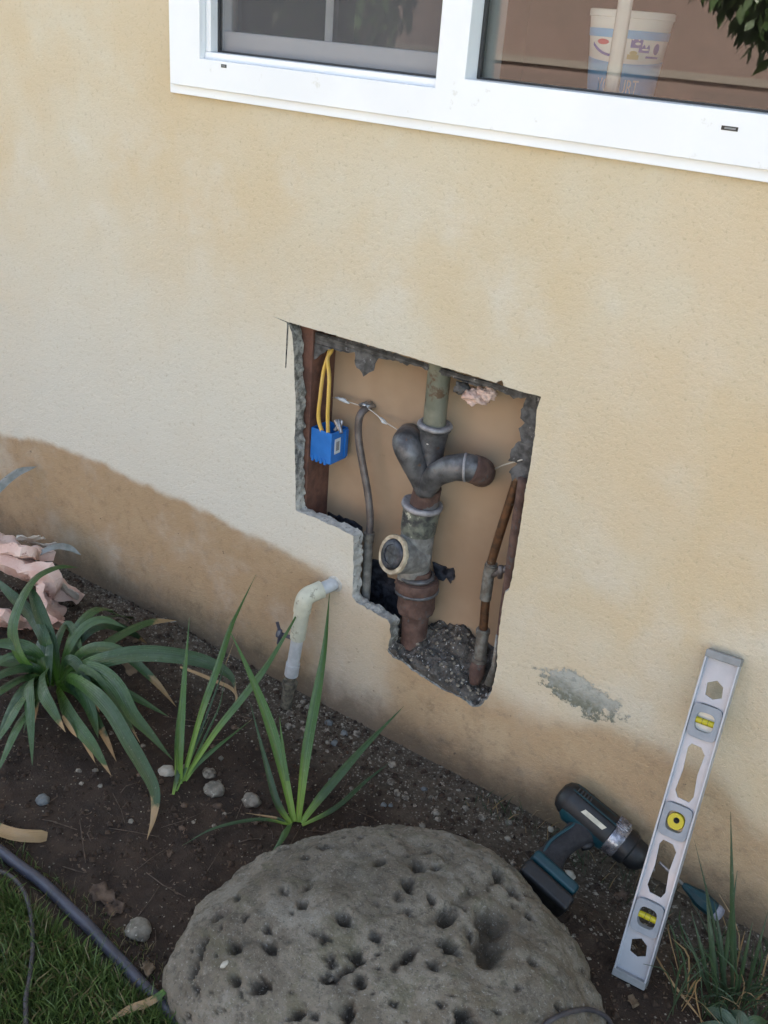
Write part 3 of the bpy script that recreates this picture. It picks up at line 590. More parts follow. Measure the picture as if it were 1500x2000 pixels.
# ------------------------------------------------------------------ blue electrical box on the stud with yellow cables
bxp = P(648, 870, .040); ebox = empty('electrical_box', (-1.29, .06, bxp.z-.045), 'small blue plastic electrical box fixed to the red stud with two yellow cables', 'electrical box')
bx0, bx1 = -1.309, bxp.x; by0, by1 = .038, .098; bz0 = P(648, 910, .038).z; bz1 = P(648, 848, .038).z
mb = MB(); pr2 = .003
plate(mb, [rect(bx0, by0, bx1, by1), rect(bx0+pr2, by0+pr2, bx1-pr2, by1-pr2)], lambda a, b, h: Vector((a, b, h)), bz0+.003, bz1)
box(mb, (bx0+.0005, by0+.0005, bz0), (bx1-.0005, by1-.0005, bz0+.0035)); build('shell', mb, M['blue'], ebox, smooth=False, bevel=.0012)
for k in range(4): mb = MB(); box(mb, (bx0+.004+k*.012, by0-.0016, bz0-.004), (bx0+.010+k*.012, by0+.004, bz0+.010)); build('rib', mb, M['blue'], ebox, smooth=False, bevel=.0008)
mb = MB(); box(mb, (bx1-.001, by1-.012, bz0+.006), (bx1+.003, by1-.001, bz1-.004)); build('rib', mb, M['blue'], ebox, smooth=False, bevel=.0008)
mb = MB(); st = lambda a, b, h: Vector((bx1+h, a, b)); zc = (bz0+bz1)/2+.002; plate(mb, [rect(by0+.012, zc-.017, by0+.033, zc+.019)], st, .0002, .0008); sk = build('sticker', mb, M['sticker'], ebox, smooth=False)
mb = MB(); plate(mb, [rect(by0+.017, zc-.010, by0+.028, zc+.012)], st, .0009, .0013); build('print_area', mb, M['stickerc'], sk, smooth=False)
for pts in ([(630, 846, .044), (622, 815, .040), (626, 770, .042), (632, 725, .050), (643, 686, .06), (646, 660, .07)], [(641, 850, .044), (640, 810, .04), (642, 770, .042), (643, 735, .048), (640, 700, .055), (648, 684, .062), (650, 660, .075)]):
    mb = MB(); tube(mb, smooth_pts([Q(*p) for p in pts], 7), .0056, 10, .6); build('cable', mb, M['wire'], ebox)
mb = MB(); a = Q(660, 832, .07)
for k in range(5): tube(mb, [a+Vector((random.uniform(-.012, .02), random.uniform(-.015, .015), -.012)), a+Vector((random.uniform(-.012, .02), random.uniform(-.015, .015), random.uniform(.0, .014)))], .0045, 8)
build('clamp_screw', mb, M['steel'], ebox, auto=40)
# thin string across the cavity and dangling bits
st_ = MB(); tube(st_, smooth_pts([Q(650, 776, .10), Q(690, 788, .095), Q(722, 800, .09), Q(755, 826, .085), Q(800, 852, .07), Q(836, 868, .03)], 5), .0014, 6); 
o = build('string', st_, M['kraft'], None, loc=tuple(Q(720, 800, .09))); tag(o, 'thin pale string hanging across the opening behind the drain', 'string')
for a, b in (((655, 776), (682, 788)), ((741, 815), (755, 829))):
    mb = MB(); tube(mb, smooth_pts([Q(*a, .094), Q((a[0]+b[0])/2, (a[1]+b[1])/2-1, .09), Q(*b, .088)], 4), [.0012, .0042, .0045, .001], 8)
    jitter(mb, .002, 90); build('lint', mb, M['sticker'], o)
mb = MB(); tube(mb, smooth_pts([Q(958, 920, .09), Q(985, 908, .06), Q(1020, 898, .04)], 5), .0016, 6); o = build('wire_end', mb, M['kraft'], None, loc=tuple(Q(958, 920, .09))); tag(o, 'short thin wire running from the right drain branch to the opening edge', 'wire')
# pink insulation wisp near the top right of the opening
def lump(mb, c, rx, ry, rz, amp, s, sub=4, o=0):
    bm = bmesh.new(); bmesh.ops.create_icosphere(bm, subdivisions=sub, radius=1)
    vs = []
    for v in bm.verts:
        n = v.co.normalized(); d = 1+amp*noise.noise(n*s+Vector((o, o, o)))+amp*.5*noise.noise(n*s*2.7+Vector((o, 3, o)))+amp*.6*(1-abs(noise.noise(n*s*1.6+Vector((9, o, 1))))*2)*.5
        vs.append(Vector(c)+Vector((n.x*rx*d, n.y*ry*d, n.z*rz*d)))
    mb.add(vs, [tuple(v.index for v in f.verts) for f in bm.faces]); bm.free()
mb = MB(); lump(mb, Q(928, 774, .06), .026, .018, .013, .5, 1.8, 4, 2); lump(mb, Q(948, 768, .065), .02, .014, .012, .5, 2, 4, 5)
o = build('insulation_tuft', mb, M['pink'], None, loc=tuple(Q(928, 774, .06))); tag(o, 'small pink tuft of insulation stuffed at the top right of the opening', 'insulation')
mb = MB(); lump(mb, Q(903, 758, .06), .014, .014, .012, .6, 2, 3, 8); build('torn_backing', mb, M['paper'], o)

# ------------------------------------------------------------------ white pipe stub outside the wall
pv = empty('plastic_pipe', tuple(G(568, 1380)), 'white plastic pipe stub coming out of the wall and elbowing down into the soil', 'pipe')
wA = P(654, 1140, 0); d = .067
e = P(597, 1164, -d); foot = G(564, 1372); 
low = P(570, 1322, -d)
mb = MB(); tube(mb, [wA+Vector((0, .01, 0)), e.lerp(wA, .2)+Vector((0, 0, 0))], .0155, 20); build('stub', mb, M['pvc2'], pv, auto=40)
dn = (low-e).normalized(); arc = smooth_pts([e.lerp(wA, .55), e.lerp(wA, .28), e.lerp(wA, .04)+dn*.003, e+dn*.016+Vector((0, -.004, 0)), e+dn*.042+Vector((0, -.004, 0))], 6)
mb = MB(); tube(mb, arc, .0205, 22); jitter(mb, .0006, 60); build('elbow', mb, M['pvc'], pv, auto=50)
v_ = Vector((0, -.004, 0))
mb = MB(); tube(mb, [e+dn*.035+v_, e+dn*.12+v_], .0182, 22); build('sleeve', mb, M['pvc'], pv, auto=40)
mb = MB(); tube(mb, [e+dn*.115+v_, low+v_-dn*.02], .0148, 22); tube(mb, [low+v_-dn*.045, low+v_-dn*.010], .0168, 22); build('lower_pipe', mb, M['pvc2'], pv, auto=40)
mb = MB(); fl = low+v_
tube(mb, [fl-dn*.014, fl+dn*.012], .0125, 20); tube(mb, [fl+dn*.01, fl+dn*.03], .0185, 6); tube(mb, [fl+dn*.028, fl+dn*.09], .0148, 18)
jitter(mb, .0015, 80); build('threaded_adapter', mb, M['adapter'], pv, auto=40)
hb = P(548, 1238, -d); mb = MB(); lathe(mb, hb, (-.5, -.7, .5), [(0, 0), (.007, .0), (.011, .002), (.011, .007), (.006, .009), (0, .009)], 16); tube(mb, [hb+Vector((.03, .005, 0)), hb], .005, 8); tube(mb, [hb+Vector((0, 0, .0)), hb+Vector((-.012, 0, .028))], .004, 8); tube(mb, [hb, hb+Vector((-.004, 0, -.03))], .0055, 8)
build('valve_knob', mb, M['hose'], pv, auto=40)

mb = MB(); lathe(mb, (wA.x, -.0035, wA.z), (0, 1, 0), [(.0150, -.001), (.0172, .0005), (.0195, .003), (.0205, .0055)], 26, cap0=False); jitter(mb, .0030, 45); build('contact_shade_ring', mb, M['mortar'], pv)  # grey ring added where the pipe enters, in place of a contact shadow
# ------------------------------------------------------------------ spirit level leaning on the wall
lb = G(1230, 1912, .004); lt = P(1416, 1280, -.012); ux = (lb-lt); LL = ux.length; ux.normalize()      # ux runs from top to bottom
wx = Vector((1, 0, 0)); wx = (wx-ux*wx.dot(ux)).normalized(); nz = wx.cross(ux); 
if nz.y > 0: nz = -nz
lev = empty('spirit_level', tuple(lb), 'aluminium spirit level with three yellow vials leaning upright against the wall', 'spirit level')
W2 = .0305
def LV(a, b, h): return lt+ux*(a*LL)+wx*b+nz*h    # a 0..1 along, b across, h out of the web
def ngon(ca, w_, l_, kind='hex'):
    if kind == 'hex': return [(ca+l_*x, w_*y) for x, y in ((-1, 0), (-.55, .8), (.55, 1), (1, .1), (.75, -.85), (-.5, -1))]
    if kind == 'vial': return [(ca+l_*math.copysign(abs(math.cos(t_))**.45, math.cos(t_)), w_*math.copysign(abs(math.sin(t_))**.45, math.sin(t_))) for t_ in [i*2*math.pi/24 for i in range(24)]]
def slot(a0, a1):
    m = (a1-a0)*.12; return [(a0, -.012), (a0+m*.1, .006), (a0+m, .015), (a0+(a1-a0)*.5, .0125), (a1-m, .017), (a1, .012), (a1-m*.1, -.009), (a1-m, -.0165), (a0+(a1-a0)*.5, -.0135), (a0+m*.8, -.0165)]
holes = [ngon(.105, .0155, .028), ngon(.203, .024, .052, 'vial'), slot(.275, .440), ngon(.506, .024, .052, 'vial'), slot(.572, .735), ngon(.805, .024, .052, 'vial'), ngon(.900, .0155, .028)]
mb = MB(); plate(mb, [[(0, -W2+.002), (0, W2-.002), (1, W2-.002), (1, -W2+.002)]]+holes, LV, -.0015, .0015); build('web', mb, M['alu'], lev, smooth=False, bevel=.0006)
for s in (-1, 1):
    mb = MB(); b0, b1 = (W2-.0035, W2) if s > 0 else (-W2, -W2+.0035)
    pl_ = [(-.0, -.0115), (-.0, .0115)]
    vs = [LV(a, b, h) for a in (0.0, 1.0) for b in (b0, b1) for h in (-.0115, .0115)]
    mb.add(vs, [(0, 1, 3, 2), (4, 6, 7, 5), (0, 4, 5, 1), (2, 3, 7, 6), (0, 2, 6, 4), (1, 5, 7, 3)]); build('flange', mb, M['alu'], lev, smooth=False, bevel=.0009)
for a0, a1 in ((-.005, .018), (.982, 1.005)):
    mb = MB(); vs = [LV(a, b, h) for a in (a0, a1) for b in (-W2+.0036 if 0 else -W2-.0006, W2+.0006) for h in (-.0122, .0122)]
    mb.add(vs, [(0, 1, 3, 2), (4, 6, 7, 5), (0, 4, 5, 1), (2, 3, 7, 6), (0, 2, 6, 4), (1, 5, 7, 3)]); build('end_cap', mb, M['capgrey'], lev, smooth=False, bevel=.0015)
for ca, kind in ((.203, 0), (.506, 1), (.805, 2)):
    outer_ = [(ca+.050*math.copysign(abs(math.cos(t_))**.35, math.cos(t_)), .0262*math.copysign(abs(math.sin(t_))**.35, math.sin(t_))) for t_ in [i*2*math.pi/28 for i in range(28)]]
    inner_ = [(ca+(.030 if kind else .028)*math.copysign(abs(math.cos(t_))**.6, math.cos(t_)), (.0165)*math.copysign(abs(math.sin(t_))**.6, math.sin(t_))) for t_ in [i*2*math.pi/28 for i in range(28)]]
    mb = MB(); plate(mb, [outer_, inner_], LV, -.0072, .0078); vh = build('vial_housing', mb, M['vialgrey'], lev, smooth=False, bevel=.001)
    if kind == 1:
        mb = MB(); lathe(mb, LV(ca, 0, -.005), nz, [(0, 0), (.0150, 0), (.0155, .002), (.0155, .008), (.0145, .010), (0, .010)], 28); tag(build('vial', mb, M['vial'], vh, auto=40), 'round yellow centre vial'); cb = (ca, 0)
        mb = MB(); lathe(mb, LV(ca-.004, .001, .0052), nz, [(.0048, 0), (.0052, .0002), (.0055, 0)], 20); build('ring_mark', mb, M['line'], vh)
    else:
        if kind == 0:
            mb = MB(); plate(mb, [inner_], LV, -.0065, -.0045); build('window_back', mb, M['clear'], vh, smooth=False)
        mb = MB(); tube(mb, [LV(ca, -.0168, 0), LV(ca, .0168, 0)], .0058, 16); build('vial', mb, M['vial'], vh, auto=40)
        for q in (-.005, .005):
            mb = MB(); tube(mb, [LV(ca, q, 0), LV(ca, q+.0008, 0)], .0061, 16, caps=False); build('level_mark', mb, M['line'], vh)

# ------------------------------------------------------------------ cordless drill
DROOT = G(1102, 1800); inv = lambda p: DROOT+(p-DROOT)/1.12
dr0 = P(1113, 1560, -.060); dr1 = P(1240, 1668, -.058); A = (dr1-dr0).normalized()
bat = G(1086, 1756, .036); bc = P(1148, 1602, -.060); dr0 = inv(dr0); bat = inv(bat); bc = inv(bc); Hh = bat-bc; Hh = Hh-A*Hh.dot(A); HL = Hh.length-.012; Hh.normalize(); S = A.cross(Hh).normalized()
drill = empty('power_drill', tuple(DROOT), 'black and teal cordless drill propped against the wall behind the boulder', 'drill')
DM = lambda x, y, z: dr0+A*x+S*y+Hh*z          # x nose, z towards battery
def dbox(mb, x0, x1, y0, y1, z0, z1): 
    vs = [DM(x, y, z) for x in (x0, x1) for y in (y0, y1) for z in (z0, z1)]; mb.add(vs, [(0, 1, 3, 2), (4, 6, 7, 5), (0, 4, 5, 1), (2, 3, 7, 6), (0, 2, 6, 4), (1, 5, 7, 3)])
mb = MB(); lathe(mb, DM(0, 0, 0), A, [(0, -.022), (.014, -.021), (.025, -.015), (.031, -.004), (.033, .010), (.033, .05), (.034, .085), (.033, .094)], 32, 1.0, S); build('motor_housing', mb, M['dblack'], drill)
mb = MB(); lathe(mb, DM(.004, 0, .006), A, [(.010, -.012), (.026, -.004), (.0325, .006), (.0325, .06), (.030, .085), (.026, .092)], 32, 1.0, S); build('lower_shell', mb, M['dteal'], drill)
mb = MB()
for k in range(5): dbox(mb, .002+k*.0065, .005+k*.0065, -.0335 if S.y > 0 else .030, -.030 if S.y > 0 else .0335, -.016, .010)
build('vent_slots', mb, M['line'], drill, smooth=False)
sy = -1 if S.y > 0 else 1    # side facing out of the wall / camera
# face the camera: plate on the visible side
vdir = (CAM-DM(.06, 0, 0)).normalized(); ang = math.atan2(vdir.dot(Hh), vdir.dot(S))
def onbody(x, a, r): return DM(x, r*math.cos(a), r*math.sin(a))
def bodypatch(name, x0, x1, a0, a1, r, mk, taper=0):
    mb = MB(); n = 10; m = 6; vs = []
    for i in range(m+1):
        for k in range(n+1): 
            x = x0+(x1-x0)*i/m; a = a0+(a1-a0)*k/n; vs.append(onbody(x+taper*(k/n), a, r))
    mb.add(vs, [(i*(n+1)+k, i*(n+1)+k+1, (i+1)*(n+1)+k+1, (i+1)*(n+1)+k) for i in range(m) for k in range(n)]); return build(name, mb, M[mk], drill)
bodypatch('side_panel', -.002, .089, ang-.62, ang+.36, .0372, 'dblack')
bodypatch('label_plate', .028, .074, ang-.14, ang+.08, .0380, 'cream', .004)
bodypatch('teal_stripe', -.004, .088, ang+.42, ang+.50, .0382, 'dteal')
bodypatch('teal_stripe', -.004, .080, ang+.80, ang+.86, .0392, 'dteal')
mb = MB(); lathe(mb, DM(.090, 0, 0), A, [(.030, 0), (.0345, .001), (.0345, .006), (.0335, .014), (.034, .020), (.030, .026)], 28, 1.0, S); build('gear_case', mb, M['chrome'], drill, auto=40)
mb = MB()
for k in range(9): 
    a = ang+.55+k*.11; p = onbody(.086+.004*(k % 2), a, .0345); lathe(mb, p, A, [(0, 0), (.003, .0005), (.003, .020), (0, .021)], 8)
build('torque_ribs', mb, M['chrome'], drill)
mb = MB(); lathe(mb, DM(.114, 0, 0), A, [(.020, -.002), (.031, 0), (.032, .006), (.031, .018), (.028, .021), (.027, .036), (.021, .046), (.012, .052), (.008, .054)], 24, 1.0, S); build('chuck', mb, M['dblack'], drill, auto=35)
mb = MB(); lathe(mb, DM(.164, 0, 0), A, [(.0045, 0), (.0045, .018), (.0032, .020), (0, .022)], 10); build('bit', mb, M['steel'], drill, auto=35)
# grip: skewed oval tube down to the battery, curved like a pistol grip
g0x = .046; hp = [DM(g0x+.008, 0, .02), DM(g0x+.002, 0, .045), DM(g0x-.006, 0, .07), DM(g0x-.010, 0, .095), DM(g0x-.004, 0, HL-.012)]
def ovaltube(mb, pts, rx, ry, seg=20):
    vs = []; n = len(pts)
    for i, p in enumerate(pts):
        a_ = np.interp(i/(n-1), np.linspace(0, 1, len(rx)), rx); b_ = np.interp(i/(n-1), np.linspace(0, 1, len(ry)), ry)
        for k in range(seg): t_ = 2*math.pi*k/seg; vs.append(p+A*(a_*math.cos(t_))+S*(b_*math.sin(t_)))
    mb.add(vs, [(i*seg+k, i*seg+(k+1) % seg, (i+1)*seg+(k+1) % seg, (i+1)*seg+k) for i in range(n-1) for k in range(seg)]+[tuple(range(seg))[::-1], tuple((n-1)*seg+k for k in range(seg))])
mb = MB(); ovaltube(mb, smooth_pts(hp, 6), [.036, .026, .0215, .022, .023, .030], [.022, .019, .0175, .0175, .018, .024]); gp = build('grip', mb, M['drub'], drill)
mb = MB(); q2 = [p-A*.004 for p in smooth_pts(hp, 6)]; ovaltube(mb, q2, [.0345, .0245, .0198, .0203, .021, .029], [.0205, .0165, .0150, .0150, .0155, .021]); 
mb2 = MB(); 
for s_ in (-1, 1): tube(mb2, [p-A*.017+S*(s_*.0125) for p in smooth_pts(hp, 6)], .0030, 8)
build('grip_stripe', mb2, M['dteal'], gp)
mb = MB(); tube(mb, [DM(g0x+.030, 0, .032), DM(g0x+.027, 0, .045), DM(g0x+.020, 0, .056)], [.006, .008, .006], 10); build('trigger', mb, M['dblack'], drill)
mb = MB(); dbox(mb, g0x-.036, g0x+.056, -.030, .030, HL-.018, HL+.004); build('foot', mb, M['dteal'], drill, smooth=False, bevel=.007)
mb = MB(); dbox(mb, g0x-.038, g0x+.062, -.032, .032, HL+.0045, HL+.036); bt = build('battery', mb, M['dblack'], drill, smooth=False, bevel=.008)
drill.scale = (1.12, 1.12, 1.12)
# ------------------------------------------------------------------ screwdriver with dark teal handle on the soil past the drill
sa = P(1288, 1684, -.045); sb = P(1335, 1728, -.040); sc_ = P(1372, 1757, -.036); sd = P(1402, 1784, -.032)
sdv = empty('screwdriver', tuple(sc_), 'slim screwdriver with dark teal handle and pale end lying by the wall behind the level', 'screwdriver')
mb = MB(); tube(mb, [sa, sb], [.0034, .0034], 10); build('shaft', mb, M['steel'], sdv)
axd = (sd-sb).normalized(); mb = MB(); Ls = (sd-sb).length
lathe(mb, sb, axd, [(.004, -.002), (.007, .004), (.009, .012), (.012, .024), (.0165, .034), (.0175, .05), (.016, Ls-.012), (.015, Ls-.008)], 8); build('handle', mb, M['dteal'], sdv, auto=30)
mb = MB(); lathe(mb, sb, axd, [(.0155, Ls-.009), (.0165, Ls-.004), (.014, Ls+.006), (0, Ls+.009)], 12); build('end_cap', mb, M['tip'], sdv)

# ------------------------------------------------------------------ boulder
rp = [-.619, -.506, .168, .331, .002, -.024, .021, .041, .026, -.007, .006, -.005, .007, -.007]
bm = bmesh.new(); bmesh.ops.create_icosphere(bm, subdivisions=7, radius=1)
vco = np.array([v.co[:] for v in bm.verts]); fcs = [tuple(v.index for v in f.verts) for f in bm.faces]; bm.free()
th = np.arctan2(vco[:, 1], vco[:, 0]); ph = np.arcsin(np.clip(vco[:, 2], -1, 1)); rr = np.full(len(th), rp[3])
for k in range(1, 6): rr += rp[2+2*k]*np.cos(k*th)+rp[3+2*k]*np.sin(k*th)
ee = .75; cp_ = np.abs(np.cos(ph))**ee; sp_ = np.sign(np.sin(ph))*np.abs(np.sin(ph))**ee
RX = np.stack([rp[0]+cp_*rr*np.cos(th), rp[1]+cp_*rr*np.sin(th), sp_*rp[2]], 1)
NR = np.stack([cp_*np.cos(th)*.5, cp_*np.sin(th)*.5, sp_*1.0], 1); NR /= np.linalg.norm(NR, axis=1)[:, None]
dsp = np.array([.018*noise.noise(Vector(p)*5)+.010*noise.noise(Vector(p)*12+Vector((4, 4, 4)))+.0055*noise.noise(Vector(p)*30)+.0034*noise.noise(Vector(p)*80)+.0018*noise.noise(Vector(p)*170)-.006*max(0, .12-abs(noise.noise(Vector(p)*7+Vector((2, 8, 5)))))/.12*max(0, noise.noise(Vector(p)*3.3))*2-.004*max(0, noise.noise(Vector(p)*22+Vector((1, 8, 1)))-.25)*3 for p in RX])
rsf = np.random.default_rng(4); cen = np.array([rp[0], rp[1], 0])
for k in range(16):
    aa = rsf.uniform(0, 2*np.pi); el = rsf.uniform(.15, 1.25); nv = np.array([np.cos(aa)*np.cos(el), np.sin(aa)*np.cos(el), np.sin(el)])
    pr_k = (RX-cen)@nv; lim = pr_k.max()*rsf.uniform(.93, .975); over = np.clip(pr_k-lim, 0, None); RX = RX-nv*(over*.85)[:, None]
RX = RX+NR*dsp[:, None]
bvh = BVHTree.FromPolygons([tuple(p) for p in RX], fcs)
def onrock(px, py):
    r = ray(px, py).normalized(); h = bvh.ray_cast(CAM, r); return h[0], h[1]
pits = [(638, 1653, 12), (743, 1683, 11), (817, 1695, 15), (851, 1697, 9), (798, 1724, 13), (841, 1751, 10), (671, 1794, 14), (875, 1790, 18), (633, 1826, 10), (734, 1829, 11), (879, 1846, 17), (800, 1865, 13), (647, 1875, 11), (697, 1869, 14), (675, 1893, 11), (644, 1909, 14), (704, 1916, 12), (526, 1848, 13), (457, 1850, 13), (458, 1915, 10), (506, 1925, 16), (679, 1976, 15), (581, 1982, 12), (614, 1985, 9), (911, 1994, 22), (974, 1706, 14), (1004, 1742, 13), (551, 1739, 8), (590, 1765, 10), (773, 1886, 9), (848, 1886, 11), (522, 1815, 8), (600, 1735, 7), (1035, 1790, 9), (860, 1960, 9), (770, 1960, 8), (1040, 1880, 8), (480, 1790, 7)]
rsp = random.Random(55)
for k in range(90): pits.append((rsp.uniform(350, 1160), rsp.uniform(1625, 1998), rsp.choice((3, 3.5, 4, 5, 6, 8))))
pit = np.zeros(len(RX)); disp = np.zeros(len(RX))
for (a, b, r) in pits:
    h, n_ = onrock(a, b)
    if h is None: continue
    h = np.array(h); R1 = r/ppm(h)*1.05; R1 *= 1.05
    dv = RX-h; dd = np.linalg.norm(dv, axis=1)/R1; dd = dd*(1+.22*np.sin(np.arctan2(dv[:, 1], dv[:, 0])*2+a)+.1*np.sin(np.arctan2(dv[:, 1], dv[:, 0])*5+b))
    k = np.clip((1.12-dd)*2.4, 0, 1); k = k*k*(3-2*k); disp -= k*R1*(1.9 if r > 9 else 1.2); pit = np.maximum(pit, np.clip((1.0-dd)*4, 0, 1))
h, n_ = onrock(686, 1718); h = np.array(h); dd = np.linalg.norm(RX-h, axis=1)/.028; disp -= .012*np.clip(1.2-dd, 0, 1)
def capsule(pa, pb, rad_, depth, dark):
    global disp, pit
    a, _ = onrock(*pa); b, _ = onrock(*pb)
    if a is None or b is None: return
    a = np.array(a); b = np.array(b); ab = b-a; t_ = np.clip(((RX-a)@ab)/(ab@ab), 0, 1); wob = rad_*(1+.35*np.sin(t_*9+1)); dd = np.linalg.norm(RX-(a+t_[:, None]*ab), axis=1)/wob
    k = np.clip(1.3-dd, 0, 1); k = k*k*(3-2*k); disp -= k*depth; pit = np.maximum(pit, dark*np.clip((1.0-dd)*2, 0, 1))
capsule((958, 1795), (955, 1872), .025, .036, .9); capsule((985, 1800), (975, 1850), .016, .012, .5)
capsule((425, 1792), (397, 1840), .006, .017, .95); capsule((397, 1840), (372, 1905), .0065, .018, .95); capsule((445, 1780), (425, 1792), .008, .007, .4)
capsule((965, 1718), (905, 1752), .006, .007, .45); capsule((905, 1752), (835, 1800), .007, .006, .3); capsule((450, 1850), (500, 1835), .006, .006, .3)
capsule((935, 1640), (975, 1700), .010, .007, .15); capsule((590, 1700), (660, 1730), .02, .006, .15)
RX = RX+NR*disp[:, None]
mb = MB(); mb.v = [tuple(p) for p in RX]; mb.f = fcs
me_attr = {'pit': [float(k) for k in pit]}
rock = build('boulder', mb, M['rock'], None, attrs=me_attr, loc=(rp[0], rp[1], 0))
tag(rock, 'large grey pitted boulder sitting on the soil in the foreground', 'boulder')
bvh = BVHTree.FromPolygons([tuple(p) for p in RX], fcs)

# ------------------------------------------------------------------ strap leaves
class LeafMB(MB):
    def __init__(s): super().__init__(); s.at = {'u': [], 'rnd': [], 'dry': [], 'side': []}
    def leaf(s, pts, wpx=None, w=None, dry=0.0, n=5, curl=.25, shape='strap', rnd=None, face=None, blunt=False):
        pts = smooth_pts(pts, n); m = len(pts); rnd = random.random() if rnd is None else rnd
        if w is None: w = wpx/ppm(pts[m//2])
        vs = []; cols = (-1, -.5, 0, .5, 1); tw = random.uniform(-.25, .25)
        for i, p in enumerate(pts):
            t = i/(m-1); tan = (pts[min(i+1, m-1)]-pts[max(i-1, 0)]).normalized()
            fv = Vector(face) if face else Vector((.1, -.75, .65))
            fv = (fv-tan*fv.dot(tan)).normalized(); side = tan.cross(fv).normalized(); fv = side.cross(tan)*-1
            side = (side*math.cos(tw*t)+fv*math.sin(tw*t))
            ww = w*.5*(min(1, .55+t*1.6))*((1-max(0, (t-.45)/.55)**(2.2 if shape == 'strap' else 1.15)) if not blunt else (1 if t < .96 else .7))
            ww = max(ww, .0004)
            for c in cols:
                vs.append(p+side*(c*ww)+fv*(-(1-abs(c))*ww*curl+.06*ww*math.sin(t*14+rnd*9)))
                s.at['u'].append(t); s.at['rnd'].append(rnd); s.at['dry'].append(dry); s.at['side'].append(c)
        s.add(vs, [(i*5+k, i*5+k+1, (i+1)*5+k+1, (i+1)*5+k) for i in range(m-1) for k in range(4)])
def Gs(L): return [G(a, b, z) for a, b, z in L]
plA = empty('strap_leaf_plant', tuple(G(112, 1345)), 'big clump of arching dark green strap leaves with torn tan tips, at the left', 'plant', 'strap leaved plants along the wall')
L = LeafMB()
for pts, wp, dry in [
 ([(114, 1335, .01), (104, 1280, .08), (88, 1225, .14), (68, 1170, .19), (52, 1142, .21)], 30, 0),
 ([(95, 1330, .02), (45, 1290, .10), (24, 1235, .16), (38, 1180, .2), (70, 1130, .22), (112, 1108, .22), (152, 1108, .2)], 24, 0),
 ([(120, 1325, .02), (160, 1302, .09), (205, 1288, .13), (262, 1277, .15), (330, 1279, .15), (400, 1292, .13), (448, 1318, .11), (462, 1352, .09)], 32, .06),
 ([(122, 1325, .02), (150, 1305, .09), (196, 1312, .12), (232, 1345, .12), (259, 1395, .10), (290, 1430, .07), (338, 1485, .02)], 30, 0),
 ([(122, 1335, .02), (140, 1325, .08), (182, 1352, .13), (217, 1391, .13), (252, 1450, .11), (280, 1497, .08), (302, 1545, .05), (300, 1595, .02), (287, 1640, .01)], 30, .20),
 ([(112, 1345, .02), (125, 1375, .08), (150, 1417, .09), (182, 1457, .08), (217, 1515, .03)], 27, .08),
 ([(106, 1335, .02), (82, 1322, .09), (85, 1355, .12), (105, 1391, .11), (128, 1430, .09)], 26, .12),
 ([(100, 1335, .02), (62, 1330, .09), (56, 1360, .1), (60, 1410, .08), (63, 1495, .03)], 24, 0),
 ([(98, 1335, .02), (62, 1345, .08), (38, 1375, .09), (15, 1415, .07), (-20, 1470, .03)], 24, 0),
 ([(100, 1325, .02), (70, 1275, .11), (20, 1257, .14), (-40, 1262, .14)], 26, 0),
 ([(100, 1330, .02), (60, 1305, .08), (10, 1315, .1), (-40, 1345, .09)], 26, 0),
 ([(98, 1335, .02), (50, 1325, .07), (0, 1350, .08), (-50, 1390, .06)], 24, 0),
 ([(118, 1320, .02), (132, 1270, .10), (160, 1228, .14), (200, 1210, .16), (246, 1226, .14)], 20, 0),
 ([(122, 1320, .02), (180, 1275, .08), (240, 1238, .10), (295, 1215, .10), (345, 1212, .09)], 20, .22),
 ([(100, 1335, .02), (86, 1300, .08), (82, 1260, .11), (92, 1248, .12), (96, 1290, .10), (98, 1345, .08)], 28, 0),
 ([(118, 1335, .02), (140, 1318, .07), (165, 1355, .09), (182, 1400, .07), (192, 1442, .05)], 30, 0),
 ([(90, 1340, .02), (55, 1385, .07), (25, 1440, .06), (-10, 1520, .02)], 22, 0),
 ([(110, 1335, .02), (170, 1330, .05), (240, 1350, .06), (330, 1400, .03)], 20, 0),
 ([(108, 1330, .02), (90, 1255, .12), (60, 1200, .15), (20, 1160, .18), (-20, 1120, .19)], 26, 0),
 ([(112, 1340, .02), (150, 1350, .06), (185, 1400, .06), (215, 1455, .03)], 22, 0),
 ([(105, 1325, .02), (110, 1260, .1), (130, 1220, .12), (150, 1245, .12), (165, 1290, .1)], 18, 0)]:
    L.leaf(Gs(pts), wp, dry=dry, blunt=False)
rs = random.Random(77); bA = G(112, 1338)
for k in range(13):
    an = rs.uniform(0, 6.283); ln = rs.uniform(.16, .33); dv = Vector((math.cos(an), math.sin(an), 0)); hh = rs.uniform(.05, .15)
    pp = [bA+dv*.01+Vector((0, 0, .01)), bA+dv*ln*.25+Vector((0, 0, hh*.8)), bA+dv*ln*.55+Vector((0, 0, hh)), bA+dv*ln*.85+Vector((0, 0, hh*.6)), bA+dv*ln*1.05+Vector((0, 0, max(.01, hh*.15)))]
    for q in pp: q.y = min(q.y, -.02)
    L.leaf(pp, w=rs.uniform(.016, .028), dry=rs.choice((0, 0, 0, .12, .25)), rnd=rs.random())
build('leaves', L, M['strap'], plA, attrs=L.at)
plE = LeafMB(); plE.leaf(Gs([(-60, 1590, .03), (-20, 1612, .035), (30, 1630, .03), (92, 1634, .012)]), 24, dry=.55, rnd=.6, blunt=True)
tag(build('fallen_strap_leaf', plE, M['strap'], None, attrs=plE.at), 'half dried strap leaf with a broad tan tip poking over the edging at the left', 'leaf')
plB = empty('strap_leaf_plant', tuple(G(350, 1535)), 'narrow upright green clump with light stem base between the big plant and the pipe', 'plant', 'strap leaved plants along the wall')
L = LeafMB()
